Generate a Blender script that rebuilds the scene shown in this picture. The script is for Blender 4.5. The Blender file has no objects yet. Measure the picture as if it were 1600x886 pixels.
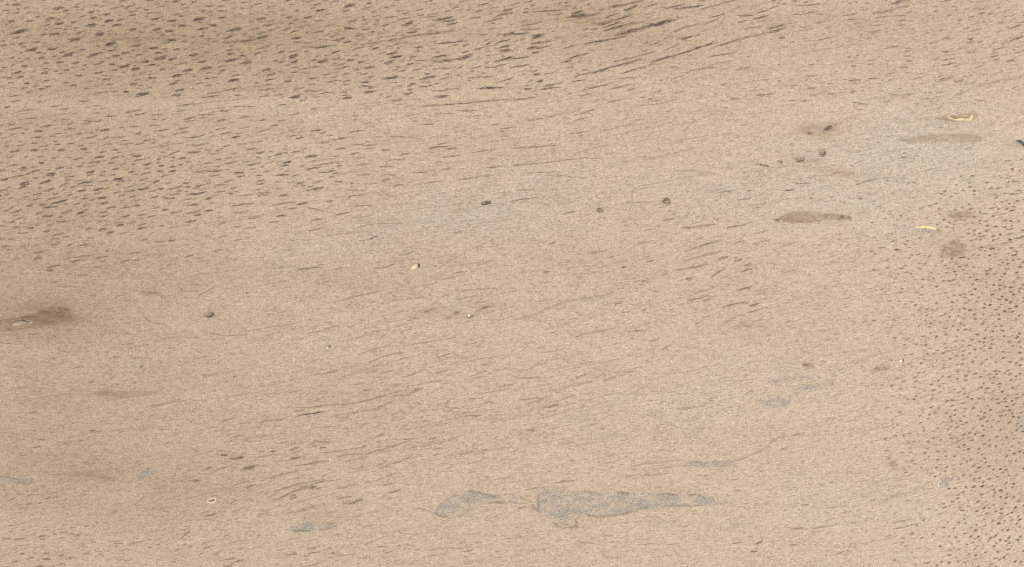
import bpy, math, random
import numpy as np

# ------------------------------------------------------------------ units
# The face of the board is laid out in "cells" of 0.2 mm (1600 x 886 cells = 32 x 17.7 cm)
S = 0.0002
FW, FH = 1600.0, 886.0
random.seed(7)
RNG = np.random.default_rng(11)
scene = bpy.context.scene
COL = scene.collection

# ------------------------------------------------------------------ camera
cam = bpy.data.cameras.new('camera')
cam_o = bpy.data.objects.new('camera', cam)
COL.objects.link(cam_o)
CAM_H = 0.75
cam_o.location = (0, 0, CAM_H)
cam_o.rotation_euler = (0, 0, 0)
cam.sensor_width = 36.0
cam.lens = 36.0 * CAM_H / (FW * S)
cam.clip_start = 0.01
cam.clip_end = 50
scene.camera = cam_o

# ------------------------------------------------------------------ world and lamps
world = bpy.data.worlds.new('World')
scene.world = world
world.use_nodes = True
bg = world.node_tree.nodes['Background']
bg.inputs['Color'].default_value = (1.0, 0.985, 0.96, 1)
bg.inputs['Strength'].default_value = 0.42


def area(name, loc, size, power, col):
    L = bpy.data.lights.new(name, 'AREA')
    L.shape = 'RECTANGLE'
    L.size = size
    L.size_y = size * 0.7
    L.energy = power
    L.color = col
    o = bpy.data.objects.new(name, L)
    COL.objects.link(o)
    o.location = loc
    d = np.array(loc)
    from mathutils import Vector
    o.rotation_euler = Vector((-loc[0], -loc[1], -loc[2])).to_track_quat('-Z', 'Y').to_euler()
    return o


area('softbox_key', (0.85, -0.35, 0.95), 0.55, 14.0, (1.0, 0.985, 0.96))
area('softbox_side', (-0.75, 0.55, 0.95), 0.55, 5.5, (1.0, 0.98, 0.95))

scene.view_settings.view_transform = 'Standard'
scene.view_settings.look = 'None'
scene.view_settings.exposure = 0.0
scene.view_settings.gamma = 1.0
scene.render.engine = 'CYCLES'
scene.cycles.filter_width = 1.15
scene.cycles.use_denoising = False


# ------------------------------------------------------------------ numpy helpers
def hash2(ix, iy, seed):
    h = (ix.astype(np.int64) * 374761393 + iy.astype(np.int64) * 668265263 + seed * 974711) & 0x7fffffff
    h = ((h ^ (h >> 13)) * 1274126177) & 0x7fffffff
    h = h ^ (h >> 16)
    return (h & 0xffff) / 65535.0


def vnoise(x, y, seed=0):
    x = np.asarray(x, float); y = np.asarray(y, float)
    ix = np.floor(x); iy = np.floor(y)
    fx = x - ix; fy = y - iy
    fx = fx * fx * (3 - 2 * fx); fy = fy * fy * (3 - 2 * fy)
    a = hash2(ix, iy, seed); b = hash2(ix + 1, iy, seed)
    c = hash2(ix, iy + 1, seed); d = hash2(ix + 1, iy + 1, seed)
    return (a * (1 - fx) + b * fx) * (1 - fy) + (c * (1 - fx) + d * fx) * fy


def fbm(x, y, seed=0, n=3):
    t = 0; a = 0.5; s = 0
    for k in range(n):
        t = t + a * vnoise(x * 2 ** k, y * 2 ** k, seed + k * 17); s += a; a *= 0.55
    return t / s


def sstep(a, b, x):
    t = np.clip((x - a) / (b - a), 0, 1)
    return t * t * (3 - 2 * t)


# grain direction (degrees, rising to the right) at known spots of the face
ANG = np.array([(60,60,9),(200,90,11),(350,100,10),(150,165,5),(350,165,5),(450,60,13),(600,60,13),(560,170,5),(750,60,13),(700,150,7),
(900,40,15),(1000,70,17),(1100,60,17),(950,150,11),(1100,170,7),(1300,30,10),(1450,50,10),(1570,50,16),(1400,120,6),(1500,100,12),(1250,140,4),
(100,260,10),(250,290,11),(370,270,8),(100,350,12),(250,360,10),(450,270,11),(560,260,5),(600,330,5),(750,240,6),(900,250,6),(850,350,6),
(1100,370,16),(1180,410,18),(1000,400,6),(1300,300,5),(1500,290,10),(1560,400,12),(1400,400,6),(100,500,3),(300,520,3),(100,600,4),(300,650,10),
(550,480,14),(650,560,14),(500,640,8),(650,640,13),(750,640,6),(900,540,10),(1050,480,14),(900,620,16),(1150,550,14),(1300,500,8),(1450,500,8),
(1550,500,16),(1500,600,18),(1570,640,20),(1550,700,22),(1500,800,20),(1570,830,28),(1400,760,10),(1250,680,16),(1250,820,8),(1000,840,3),
(800,860,4),(700,720,9),(550,700,10),(470,760,17),(600,780,10),(450,860,8),(350,860,16),(370,730,12),(200,800,6),(60,840,8),(80,700,6),
(600,860,5),(1100,700,8),(950,720,6)], float)


def grain_angle(x, y):
    x = np.atleast_1d(x).astype(float); y = np.atleast_1d(y).astype(float)
    d2 = (x[:, None] - ANG[None, :, 0]) ** 2 + (y[:, None] - ANG[None, :, 1]) ** 2 + 900.0
    w = 1.0 / d2 ** 1.5
    return (w * ANG[None, :, 2]).sum(1) / w.sum(1)


# broad natural colour zones of the wood: (x, y, rx, ry, amount)
TAN = [(100,163,420,10,-.40),(640,178,260,9,-.10),(820,60,40,60,-.12),(1500,215,120,40,-.15),(120,60,330,130,.47),(320,60,260,70,.45),(60,300,260,150,.45),(560,60,260,90,.30),(900,20,220,60,.50),(60,160,200,40,.10),(1000,70,150,40,.18),
       (40,450,240,80,.42),(60,640,260,130,.40),(110,750,190,70,.35),(290,780,90,50,.22),(60,500,150,50,.28),(1500,110,170,80,.16),(1570,700,80,120,.26),
       (1500,420,120,60,.12),(520,640,240,80,.14),(650,400,260,90,.12),(480,740,150,60,.12),(250,420,200,50,.20),(1340,200,70,22,.20),
       (1480,30,160,50,.28),(1250,40,160,50,.22),(250,540,180,60,.16),(380,800,60,50,.12),(1570,520,80,200,.20),(330,440,60,18,.15)]
GRY = [(1450,190,210,90,.46),(1000,290,280,80,.30),(740,330,170,60,.34),(560,370,110,45,.30),(860,470,160,50,.20),(1180,610,160,80,.34),(1480,350,190,90,.26),
       (1300,320,190,70,.28),(700,480,90,26,.30),(1250,760,220,70,.22),(450,540,110,40,.16),(1400,800,200,80,.24),(270,440,120,26,.22),(330,520,90,30,.10),
       (1480,250,110,50,.22),(430,420,90,40,.20),(980,630,160,40,.24),(600,650,170,20,.08),(190,560,130,50,.16),(60,690,60,20,.14),(1200,700,70,40,.10),
       (60,790,60,18,.16),(770,200,120,40,.06),(660,800,110,30,.12),(1310,230,120,40,.18),(1020,830,110,20,.18),(900,700,80,30,.12),(250,120,50,40,.10),(450,845,50,12,.14)]
PNK = [(1000,170,220,60,.5),(860,560,200,80,.45),(620,220,180,60,.30),(640,560,160,60,.3),(900,740,200,50,.4),(700,860,300,60,.4),(1080,470,110,40,.4),
       (1230,170,120,50,.35),(1200,600,60,30,.3),(560,720,180,50,.3),(1000,860,260,40,.45),(1310,700,120,40,.25),(400,330,150,60,.3),(1120,420,80,40,.3)]
BRN_SOFT = [(145,735,70,14,.30),(160,742,40,9,.18),(255,790,60,30,.13),(310,745,70,20,.12),(170,616,50,9,.22),(500,800,60,16,.22),(940,22,70,16,.24),(930,33,30,9,.24),
            (225,60,70,7,.30),(180,62,40,8,.22),(390,64,60,7,.20),(320,70,9,45,.14),(360,85,8,40,.12),(60,495,60,16,.25),(90,490,45,16,.35),(1280,205,36,10,.35),
            (1240,250,50,8,.12),(1312,270,30,8,.30),(1490,210,60,12,.25),(1480,190,60,8,.22),(1500,340,40,14,.30),(1490,385,30,22,.30),(1255,338,60,10,.2),
            (700,328,30,8,.25),(745,318,24,8,.25),(680,487,30,8,.20),(715,485,40,10,.25),(760,478,40,8,.25),(1395,722,10,10,.3),(1415,735,30,12,.22),(1370,775,60,16,.15),
            (1440,705,40,20,.16),(230,455,26,8,.30),(310,432,40,10,.22),(80,485,80,30,.18),(10,510,60,14,.35),(15,615,60,14,.12),(1180,505,40,14,.16),(1170,455,70,24,.10),
            (680,55,200,14,.10),(1250,505,100,20,.08),(600,430,150,30,.08),(1520,690,90,60,.14),(840,20,60,12,.16),(110,335,60,16,.10),(120,350,26,8,.1)]
DRK_SOFT = [(95,490,30,9,.12),(60,500,50,7,.16),(1590,226,20,6,.25),(1292,200,12,6,.12)]


def blobs(x, y, L):
    t = np.zeros_like(x)
    for bx, by, rx, ry, a in L:
        u = ((x - bx) / rx) ** 2 + ((y - by) / ry) ** 2
        m = u < 9
        if m.any():
            t[m] += a * np.exp(-u[m] * 1.1)
    return t


def tone_at(x, y):
    n1 = fbm(x / 170.0 + y / 900, y / 34.0 - x / 260.0, 3, 3) - .5
    n2 = fbm(x / 120.0, y / 30.0 - x / 240.0, 31, 3) - .5
    n3 = fbm(x / 60.0, y / 22.0 - x / 150.0, 57, 3) - .5
    t = blobs(x, y, TAN) * 1.12 + n1 * .42 + n3 * .14 + .03
    # outside the frame the zones simply carry on
    g = blobs(x, y, GRY) + n2 * .30 + n3 * .12 - .02
    p = blobs(x, y, PNK) * .8 + (fbm(x / 90.0, y / 40.0, 77, 2) - .5) * .35
    return np.clip(t, 0, 1), np.clip(g, 0, 1), np.clip(p, 0, 1)


# ------------------------------------------------------------------ materials
def wood_material(name, rough=0.62, bump=0.35):
    m = bpy.data.materials.new(name)
    m.use_nodes = True
    nt = m.node_tree
    N = nt.nodes; L = nt.links
    bsdf = N['Principled BSDF']
    bsdf.inputs['Roughness'].default_value = rough
    bsdf.inputs['Specular IOR Level'].default_value = 0.25

    def node(t, **k):
        n = N.new(t)
        for a, b in k.items():
            setattr(n, a, b)
        return n

    def math_(op, a, b=None, clamp=False):
        n = node('ShaderNodeMath', operation=op, use_clamp=clamp)
        for i, v in enumerate((a, b)):
            if v is None:
                continue
            if isinstance(v, (int, float)):
                n.inputs[i].default_value = v
            else:
                L.new(v, n.inputs[i])
        return n.outputs[0]

    def mix(f, a, b):
        n = node('ShaderNodeMix', data_type='RGBA')
        if isinstance(f, (int, float)):
            n.inputs[0].default_value = f
        else:
            L.new(f, n.inputs[0])
        for s, v in ((6, a), (7, b)):
            if isinstance(v, tuple):
                n.inputs[s].default_value = v + (1,)
            else:
                L.new(v, n.inputs[s])
        return n.outputs[2]

    geo = node('ShaderNodeNewGeometry')

    def coords(rot, sx, sy):
        mp = node('ShaderNodeMapping')
        mp.vector_type = 'TEXTURE'
        L.new(geo.outputs['Position'], mp.inputs['Vector'])
        mp.inputs['Rotation'].default_value = (0, 0, math.radians(rot))
        mp.inputs['Scale'].default_value = (sx * S, sy * S, 1.0)
        return mp.outputs[0]

    def noise(vec, detail=2.0, rough=0.55, dist=0.0):
        n = node('ShaderNodeTexNoise')
        n.inputs['Scale'].default_value = 1.0
        n.inputs['Detail'].default_value = detail
        n.inputs['Roughness'].default_value = rough
        n.inputs['Distortion'].default_value = dist
        L.new(vec, n.inputs['Vector'])
        return n.outputs[0]

    tone = node('ShaderNodeAttribute', attribute_name='tone')
    fx = node('ShaderNodeAttribute', attribute_name='fx')
    ts = node('ShaderNodeSeparateXYZ'); L.new(tone.outputs['Vector'], ts.inputs[0])
    fs = node('ShaderNodeSeparateXYZ'); L.new(fx.outputs['Vector'], fs.inputs[0])

    speck = noise(coords(0, 2.6, 2.2), 1.5, .7)             # sanded fibre ends, about two cells
    fleck = noise(coords(8, 13.0, 2.4), 2.0, .6)            # short fibres
    fibre = noise(coords(6, 60.0, 3.4), 3.0, .6, .3)        # long fibres
    cloud = noise(coords(6, 46.0, 20.0), 4.0, .6, .4)       # blotches
    blot = noise(coords(0, 7.0, 6.0), 2.0, .6)

    c = mix(ts.outputs['X'], LIGHT, TANC)
    c = mix(math_('MULTIPLY', ts.outputs['Y'], 1.0, True), c, GREYC)
    c = mix(math_('MULTIPLY', ts.outputs['Z'], .55), c, PINKC)
    # patchy hue: rosy and straw-coloured fibres side by side
    def ramp(v, a, b):
        r = node('ShaderNodeMapRange'); r.inputs[1].default_value = a; r.inputs[2].default_value = b
        L.new(v, r.inputs[0])
        return r.outputs[0]
    hue1 = noise(coords(5, 9.0, 6.0), 2.0, .6)
    hue2 = noise(coords(-4, 11.0, 7.5), 2.0, .6, .2)
    c = mix(math_('MULTIPLY', ramp(hue1, .46, .70), .42), c, ROSE)
    c = mix(math_('MULTIPLY', ramp(hue2, .46, .70), .38), c, STRAW)
    # value variation of the grain
    v = math_('MULTIPLY_ADD', speck, 1.20); v.node.inputs[2].default_value = 1 - .60
    w = math_('MULTIPLY_ADD', fleck, .44); w.node.inputs[2].default_value = 1 - .22
    u = math_('MULTIPLY_ADD', fibre, .22); u.node.inputs[2].default_value = 1 - .11
    q = math_('MULTIPLY_ADD', cloud, .26); q.node.inputs[2].default_value = 1 - .13
    z = math_('MULTIPLY_ADD', blot, .55); z.node.inputs[2].default_value = 1 - .275
    val = math_('MULTIPLY', math_('MULTIPLY', math_('MULTIPLY', math_('MULTIPLY', v, w), u), q), z)
    vm = node('ShaderNodeVectorMath', operation='SCALE')
    L.new(c, vm.inputs[0]); L.new(val, vm.inputs['Scale'])
    c = vm.outputs[0]
    # warm dark specks of the fibre ends
    sp = node('ShaderNodeMapRange'); sp.inputs[1].default_value = .55; sp.inputs[2].default_value = .72
    L.new(noise(coords(9, 6.0, 2.2), 2.0, .65), sp.inputs[0])
    c = mix(math_('MULTIPLY', sp.outputs[0], .30), c, (.20, .135, .085))
    # grey mineral, broken up
    gn = math_('MULTIPLY_ADD', blot, 1.3); gn.node.inputs[2].default_value = .35
    gm = math_('MULTIPLY', fs.outputs['Y'], gn, True)
    gc = mix(ramp(speck, .30, .70), (.196, .166, .140), (.51, .440, .357))
    c = mix(gm, c, gc)
    bn = math_('MULTIPLY_ADD', speck, 1.6); bn.node.inputs[2].default_value = .25
    bm = math_('MULTIPLY', fs.outputs['Z'], bn, True)
    tint = node('ShaderNodeVectorMath', operation='MULTIPLY')
    L.new(c, tint.inputs[0]); tint.inputs[1].default_value = (.52, .42, .31)
    c = mix(bm, c, tint.outputs[0])
    # open pores
    pn = math_('MULTIPLY_ADD', speck, 1.3); pn.node.inputs[2].default_value = .45
    pm = math_('MULTIPLY', fs.outputs['X'], pn, True)
    pc = mix(math_('POWER', fs.outputs['X'], 2.0, True), (.165, .104, .058), (.058, .051, .051))
    c = mix(pm, c, pc)
    L.new(c, bsdf.inputs['Base Color'])
    bp = node('ShaderNodeBump')
    bp.inputs['Strength'].default_value = bump
    bp.inputs['Distance'].default_value = 0.00008
    hh = math_('ADD', math_('MULTIPLY', speck, .7), math_('MULTIPLY', fleck, .8))
    L.new(hh, bp.inputs['Height'])
    L.new(bp.outputs[0], bsdf.inputs['Normal'])
    return m


LIGHT = (.532, .419, .308)
TANC = (.392, .276, .187)
GREYC = (.520, .448, .372)
PINKC = (.575, .430, .305)
ROSE = (.515, .365, .285)
STRAW = (.480, .402, .262)

MAT_WOOD = wood_material('sanded_wood')
MAT_PORE = wood_material('open_pore', .85, .1)
MAT_STREAK = wood_material('grain_streak', .8, .1)
MAT_MINERAL = wood_material('mineral_stain', .7, .4)
MAT_STAIN = wood_material('brown_stain', .6, .3)
MAT_PIT = wood_material('pit_wall', .8, .4)


def resin_material(name, ca, cb, rough):
    m = bpy.data.materials.new(name)
    m.use_nodes = True
    nt = m.node_tree; N = nt.nodes; L = nt.links
    b = N['Principled BSDF']
    b.inputs['Roughness'].default_value = rough
    tc = N.new('ShaderNodeNewGeometry')
    n = N.new('ShaderNodeTexNoise'); n.inputs['Scale'].default_value = 1 / (5 * S); n.inputs['Detail'].default_value = 3
    L.new(tc.outputs['Position'], n.inputs['Vector'])
    r = N.new('ShaderNodeValToRGB')
    r.color_ramp.elements[0].position = .38; r.color_ramp.elements[0].color = ca + (1,)
    r.color_ramp.elements[1].position = .60; r.color_ramp.elements[1].color = cb + (1,)
    L.new(n.outputs[0], r.inputs[0]); L.new(r.outputs[0], b.inputs['Base Color'])
    bp = N.new('ShaderNodeBump'); bp.inputs['Strength'].default_value = .4; bp.inputs['Distance'].default_value = .0001
    L.new(n.outputs[0], bp.inputs['Height']); L.new(bp.outputs[0], b.inputs['Normal'])
    return m


MAT_RESIN = resin_material('yellow_resin', (.60, .47, .25), (.80, .68, .42), .5)
MAT_RESIN_DULL = resin_material('dull_resin', (.34, .24, .12), (.52, .40, .21), .6)
MAT_CREAM = resin_material('cream_chip', (.70, .58, .42), (.90, .80, .64), .5)
MAT_BLACK = resin_material('dark_bark', (.05, .042, .038), (.20, .16, .125), .8)


# ------------------------------------------------------------------ mesh helpers
def to_xyz(px, py, pz):
    return np.stack([(np.asarray(px, float) - FW / 2) * S, (FH / 2 - np.asarray(py, float)) * S, np.asarray(pz, float) * S], -1)


def make_mesh(name, verts, faces_flat, loop_tot, mat, attrs, parent=None, smooth=True):
    me = bpy.data.meshes.new(name)
    nv = len(verts); nl = len(faces_flat); nf = len(loop_tot)
    me.vertices.add(nv); me.loops.add(nl); me.polygons.add(nf)
    me.vertices.foreach_set('co', np.asarray(verts, np.float32).ravel())
    me.loops.foreach_set('vertex_index', np.asarray(faces_flat, np.int32))
    ls = np.concatenate([[0], np.cumsum(loop_tot)[:-1]]).astype(np.int32)
    me.polygons.foreach_set('loop_start', ls)
    me.polygons.foreach_set('loop_total', np.asarray(loop_tot, np.int32))
    if smooth:
        me.polygons.foreach_set('use_smooth', np.ones(nf, bool))
    me.update(calc_edges=True)
    for an, arr in attrs.items():
        a = me.attributes.new(an, 'FLOAT_VECTOR', 'POINT')
        a.data.foreach_set('vector', np.asarray(arr, np.float32).ravel())
    me.materials.append(mat)
    o = bpy.data.objects.new(name, me)
    COL.objects.link(o)
    if parent is not None:
        o.parent = parent
    return o


class Acc:
    """collects strips in face cells (x, y, height, fx triple)"""
    def __init__(self):
        self.p = []; self.f = []; self.lt = []; self.fx = []; self.n = 0

    def add(self, pts, fx, faces):
        self.p.append(np.asarray(pts, float)); self.fx.append(np.asarray(fx, float))
        for f in faces:
            self.f.extend([i + self.n for i in f]); self.lt.append(len(f))
        self.n += len(pts)

    def build(self, name, mat, parent):
        p = np.concatenate(self.p); fx = np.concatenate(self.fx)
        t = np.stack(tone_at(p[:, 0], p[:, 1]), -1)
        return make_mesh(name, to_xyz(p[:, 0], p[:, 1], p[:, 2]), self.f, self.lt, mat, {'tone': t, 'fx': fx}, parent)


def lens(acc, x, y, ang, Ln, W, amt, deep=0.0, nst=3, rag=.35, edge=.45, brown=0.0):
    """one ragged spindle-shaped pore; y runs downwards in face cells"""
    ca, sa = math.cos(math.radians(ang)), -math.sin(math.radians(ang))
    h0 = (.30 if deep else .20 + random.random() * .16)
    bend = random.uniform(-.05, .05) * Ln
    pts = []; fx = []; faces = []

    def P(t, s, z, a):
        u = t * Ln / 2
        v = s + bend * (1 - t * t)
        pts.append((x + u * ca - v * sa, y + u * sa + v * ca, z))
        fx.append((a, 0, brown))
    P(-1, random.uniform(-.2, .2) * W, h0, amt * edge * .8)
    for k in range(nst):
        t = -1 + 2 * (k + 1) / (nst + 1) + random.uniform(-.12, .12)
        hw = W / 2 * max(.06, 1 - abs(t) ** 1.7) ** .85
        off = random.uniform(-.18, .18) * W
        a1 = hw * random.uniform(1 - rag, 1 + rag); a2 = hw * random.uniform(1 - rag, 1 + rag)
        P(t, off - a1, h0, amt * edge)
        P(t, off, h0 - deep, amt * random.uniform(.85, 1.1))
        P(t, off + a2, h0, amt * edge)
    P(1, random.uniform(-.2, .2) * W, h0, amt * edge * .8)
    last = 1 + 3 * nst
    faces += [(0, 2, 1), (0, 3, 2)]
    for k in range(nst - 1):
        b = 1 + 3 * k; c = b + 3
        faces += [(b, b + 1, c + 1, c), (b + 1, b + 2, c + 2, c + 1)]
    b = 1 + 3 * (nst - 1)
    faces += [(b, b + 1, last), (b + 1, b + 2, last)]
    acc.add(pts, fx, [f[::-1] for f in faces])


# ------------------------------------------------------------------ the pores that can be told apart: x y length width [angle], four units per cell, per field of the face
TILES = {}
TILES[(0, 0)] = """98 30 40 26;165 48 30 14;40 66 36 10;100 78 40 9;178 78 30 10;365 52 60 16;410 66 34 12;485 25 25 9;478 45 30 9;595 35 28 12;567 75 40 18;665 88 40 14;715 52 50 8;770 6 40 10;765 40 30 6;810 38 60 6;825 93 40 12;830 70 50 6;935 5 40 12;1000 45 50 9;940 80 40 9;915 60 30 7;970 122 45 12;1095 8 40 12;1070 130 50 16;1130 100 40 12;1158 50 30 9;1105 88 30 8;1210 10 30 14;1310 36 40 10;1268 68 25 12;1410 2 60 8;1525 15 40 9;1370 65 30 8;1385 72 50 8;1380 110 40 12;1235 120 70 16;1135 160 40 24;1060 192 60 16;975 182 50 30;828 184 40 22;728 158 50 22;680 130 50 16;750 125 50 10;585 112 35 14;515 103 40 8;460 138 30 16;475 172 30 10;565 160 70 20;495 203 45 12;620 213 55 20;320 115 50 12;185 130 40 12;70 132 40 18;370 147 50 20;280 158 50 10;360 178 40 8;100 174 50 10;120 198 120 18;100 237 40 10;160 232 30 9;275 216 40 9;338 212 50 18;460 245 60 18;440 260 50 8;230 262 40 12;135 270 36 16;25 285 30 14;20 255 25 10;190 313 60 22;325 305 50 20;240 328 30 16;515 310 40 12;420 345 55 20;390 325 30 12;590 342 90 22;80 360 25 14;165 368 30 12;260 362 30 22;375 388 40 14;470 393 40 14;285 392 30 14;152 410 36 20;80 405 20 10;30 420 30 10;290 427 24 10;110 452 40 18;275 455 40 16;415 435 36 14;515 432 30 8;535 403 25 10;610 397 40 8;640 385 30 7;695 315 50 12;690 275 70 30;780 330 50 12;725 350 45 14;700 400 30 20;715 437 30 10;775 415 60 16;845 430 50 26;865 345 40 10;845 285 60 12;955 298 50 18;985 330 40 12;1100 305 36 12;1070 250 50 14;1040 268 40 9;1000 365 60 22;905 385 45 14;945 405 40 12;1075 368 45 26;1015 432 30 24;1130 398 70 10;1205 342 50 16;1255 385 45 14;1215 372 30 10;1250 300 25 9;1285 325 25 14;1280 425 60 20;1170 437 60 14;1105 473 60 12;950 485 50 14;890 455 36 8;655 472 30 10;745 478 30 9;615 453 45 12;490 472 40 16;435 488 25 9;415 516 30 9;455 532 36 12;665 495 40 12;685 525 36 12;830 525 40 22;880 530 25 8;835 470 30 8;785 573 36 14;715 570 40 7;560 510 30 8;540 553 30 8;625 580 80 6;60 485 30 9;125 482 36 16;65 516 30 9;168 520 30 14;150 550 40 9;185 572 36 8;290 503 32 18;300 540 32 12;258 555 36 14;1080 520 50 14;1245 520 40 8;1300 533 40 9;1290 490 24 14;1300 455 24 12;1470 470 40 9;1460 498 60 18;1460 553 40 14;1480 595 30 14;1385 415 50 9;1385 440 36 12;1440 375 60 18;1435 312 36 30;1440 335 40 16;1530 395 60 34;1515 350 40 14;1420 235 50 10;1460 185 90 22;1330 158 40 14;1250 180 40 14;1255 225 30 18;1205 230 25 8;1120 560 60 12;1100 593 50 14;1310 603 90 10;1335 578 80 6;1420 560 60 6;895 585 60 16;930 548 30 9;860 600 30 5;90 598 60 7;100 630 60 6;250 632 40 7;255 600 25 7;45 667 35 12;350 660 70 6;405 680 50 8;160 690 110 5;600 660 40 5;520 630 50 5;1160 657 110 6;1130 692 50 8;830 692 90 5;1280 715 90 6;1395 693 60 6;1180 735 70 5;1525 665 110 6;1380 750 50 10;1180 755 70 7;1535 730 60 6;1520 797 50 7;1380 803 60 8;1405 830 60 10;1470 855 50 14;1490 832 40 6;1215 850 100 8;1140 803 60 9;1150 825 50 7;1090 838 40 8;1005 812 80 9;950 780 40 9;965 745 30 10;985 718 60 6;880 710 60 7;840 788 50 9;860 832 40 12;760 795 30 7;655 810 50 12;685 725 60 7;600 703 36 6;470 706 30 8;575 750 110 8;535 770 50 7;400 745 30 9;435 772 36 7;290 785 60 9;195 738 60 7;190 768 30 8;240 818 45 12;75 773 40 7;80 835 30 9;365 833 40 8;440 805 70 6;490 832 40 8;570 855 70 10;650 862 60 6;760 855 40 8;780 878 40 8;915 876 50 7;235 855 40 9;90 805 80 6;10 780 24 9"""
TILES[(400, 0)] = """15 22 40 9;35 118 60 12;90 132 40 10;75 158 50 12;130 176 30 8;100 40 50 7;90 75 25 8;205 107 40 14;250 70 30 12;225 28 30 10;195 5 40 8;170 95 24 6;220 147 36 10;325 110 50 14;400 65 60 12;385 25 40 9;340 5 50 8;355 50 30 7;450 88 40 5;395 127 40 9;460 160 50 9;190 182 50 7;240 198 50 10;290 168 40 6;385 202 70 10;250 237 60 14;290 265 100 9 -3;400 285 150 11 2;40 230 60 26;30 208 60 8;20 305 50 10;15 332 40 12;150 283 40 9;155 325 36 12;230 320 50 8;310 322 16 12;235 350 60 18;240 385 40 12;160 387 30 12;118 377 30 12;170 362 24 9;200 405 30 8;245 420 40 9;65 437 45 28;95 465 50 12;85 497 40 10;80 527 40 9;60 557 90 9 5;240 450 40 9;210 477 40 8;195 505 40 16;350 490 40 12;355 523 40 8;360 375 30 14;415 383 60 20;370 415 36 9;320 425 40 6;445 345 40 7;500 322 50 10;500 367 40 12;525 402 50 9;520 430 60 9;565 415 40 8;585 375 40 14;625 345 30 12;640 303 60 9;520 247 70 14;570 264 45 10;510 218 40 5;580 175 55 22;600 130 50 9;580 35 60 30;565 68 40 8;490 10 40 10;705 20 30 12;690 48 60 8;735 72 30 8;750 98 45 10;675 125 25 8;670 105 20 9;760 128 24 7;840 110 60 9;815 45 30 9;810 155 40 9;930 85 36 10;935 112 40 10;940 153 60 16;990 158 30 7;880 2 30 10;1020 62 40 7;1030 95 36 7;885 70 24 8;640 220 50 9;668 232 24 9;685 182 45 10;775 208 40 7;770 235 36 7;880 205 20 8;970 200 60 14;1010 180 24 7;745 305 50 9;880 275 40 9;1010 295 45 12;1005 320 40 8;980 352 45 9;790 328 40 9;845 332 55 14;870 355 70 16;830 388 60 26;655 388 40 12;710 420 55 26;675 460 40 9;715 480 40 7;630 435 36 9;565 462 50 5;445 462 50 7;490 507 70 8;570 503 40 9;560 528 50 8;680 512 45 12;690 538 60 12 -8;725 548 50 7;718 572 70 16;545 575 40 14;570 610 50 18;550 595 30 8;440 577 70 8;365 570 40 9;270 552 70 8;320 567 40 10;250 603 70 18;295 625 40 8;380 605 30 7;145 592 50 8;50 600 50 7;840 485 80 18;870 515 30 8;975 527 45 12;1010 432 50 8;915 442 60 6;870 435 36 6;960 400 40 14;1030 378 60 6;1075 485 90 14;1070 462 36 6;1040 540 50 10;1185 487 70 7;1170 430 110 6;945 582 50 12;880 622 60 8;900 652 50 8;820 606 40 6;780 590 24 6;760 637 40 7;1150 352 90 12;1305 325 40 12;1320 350 60 18;1310 283 40 9;1220 258 170 9 8;1405 298 100 9;1445 272 30 14;1540 258 80 10;1550 290 60 12;1545 315 70 16;1575 213 60 16;1480 128 100 9;1370 110 60 10;1390 68 36 12;1420 28 60 6;1540 95 100 9;1570 60 60 12;1495 45 40 5;1165 115 110 14;1210 130 70 12;1225 148 60 10;1105 85 60 8;1090 105 60 7;1200 70 30 8;1080 8 40 7;1310 5 80 7;1500 412 100 10;1370 420 50 8;1440 420 20 12;1540 370 110 14;1350 445 24 7;1345 483 50 10;1430 480 90 9;1560 498 80 8;1465 548 140 14;1150 603 80 16;1180 560 140 8;1180 705 110 6;1315 686 120 7;1360 720 80 6;1080 775 60 7;960 720 100 5;990 755 36 6;620 722 36 8;715 722 24 7;760 748 36 6;690 770 50 6;620 748 24 7;625 822 90 6;535 865 40 10;285 765 30 7;230 810 50 7;220 848 60 9;270 860 40 7;415 832 40 7;375 812 60 6;50 815 80 5;165 750 60 7;115 780 40 6;240 712 60 6;360 680 30 8;170 652 36 6;820 832 36 6;760 855 60 6;920 857 160 5 -1;1330 838 36 6;1530 820 30 7;1560 797 90 6;1490 775 60 6;1250 797 40 5;1550 850 40 6;1580 725 30 7"""
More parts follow.
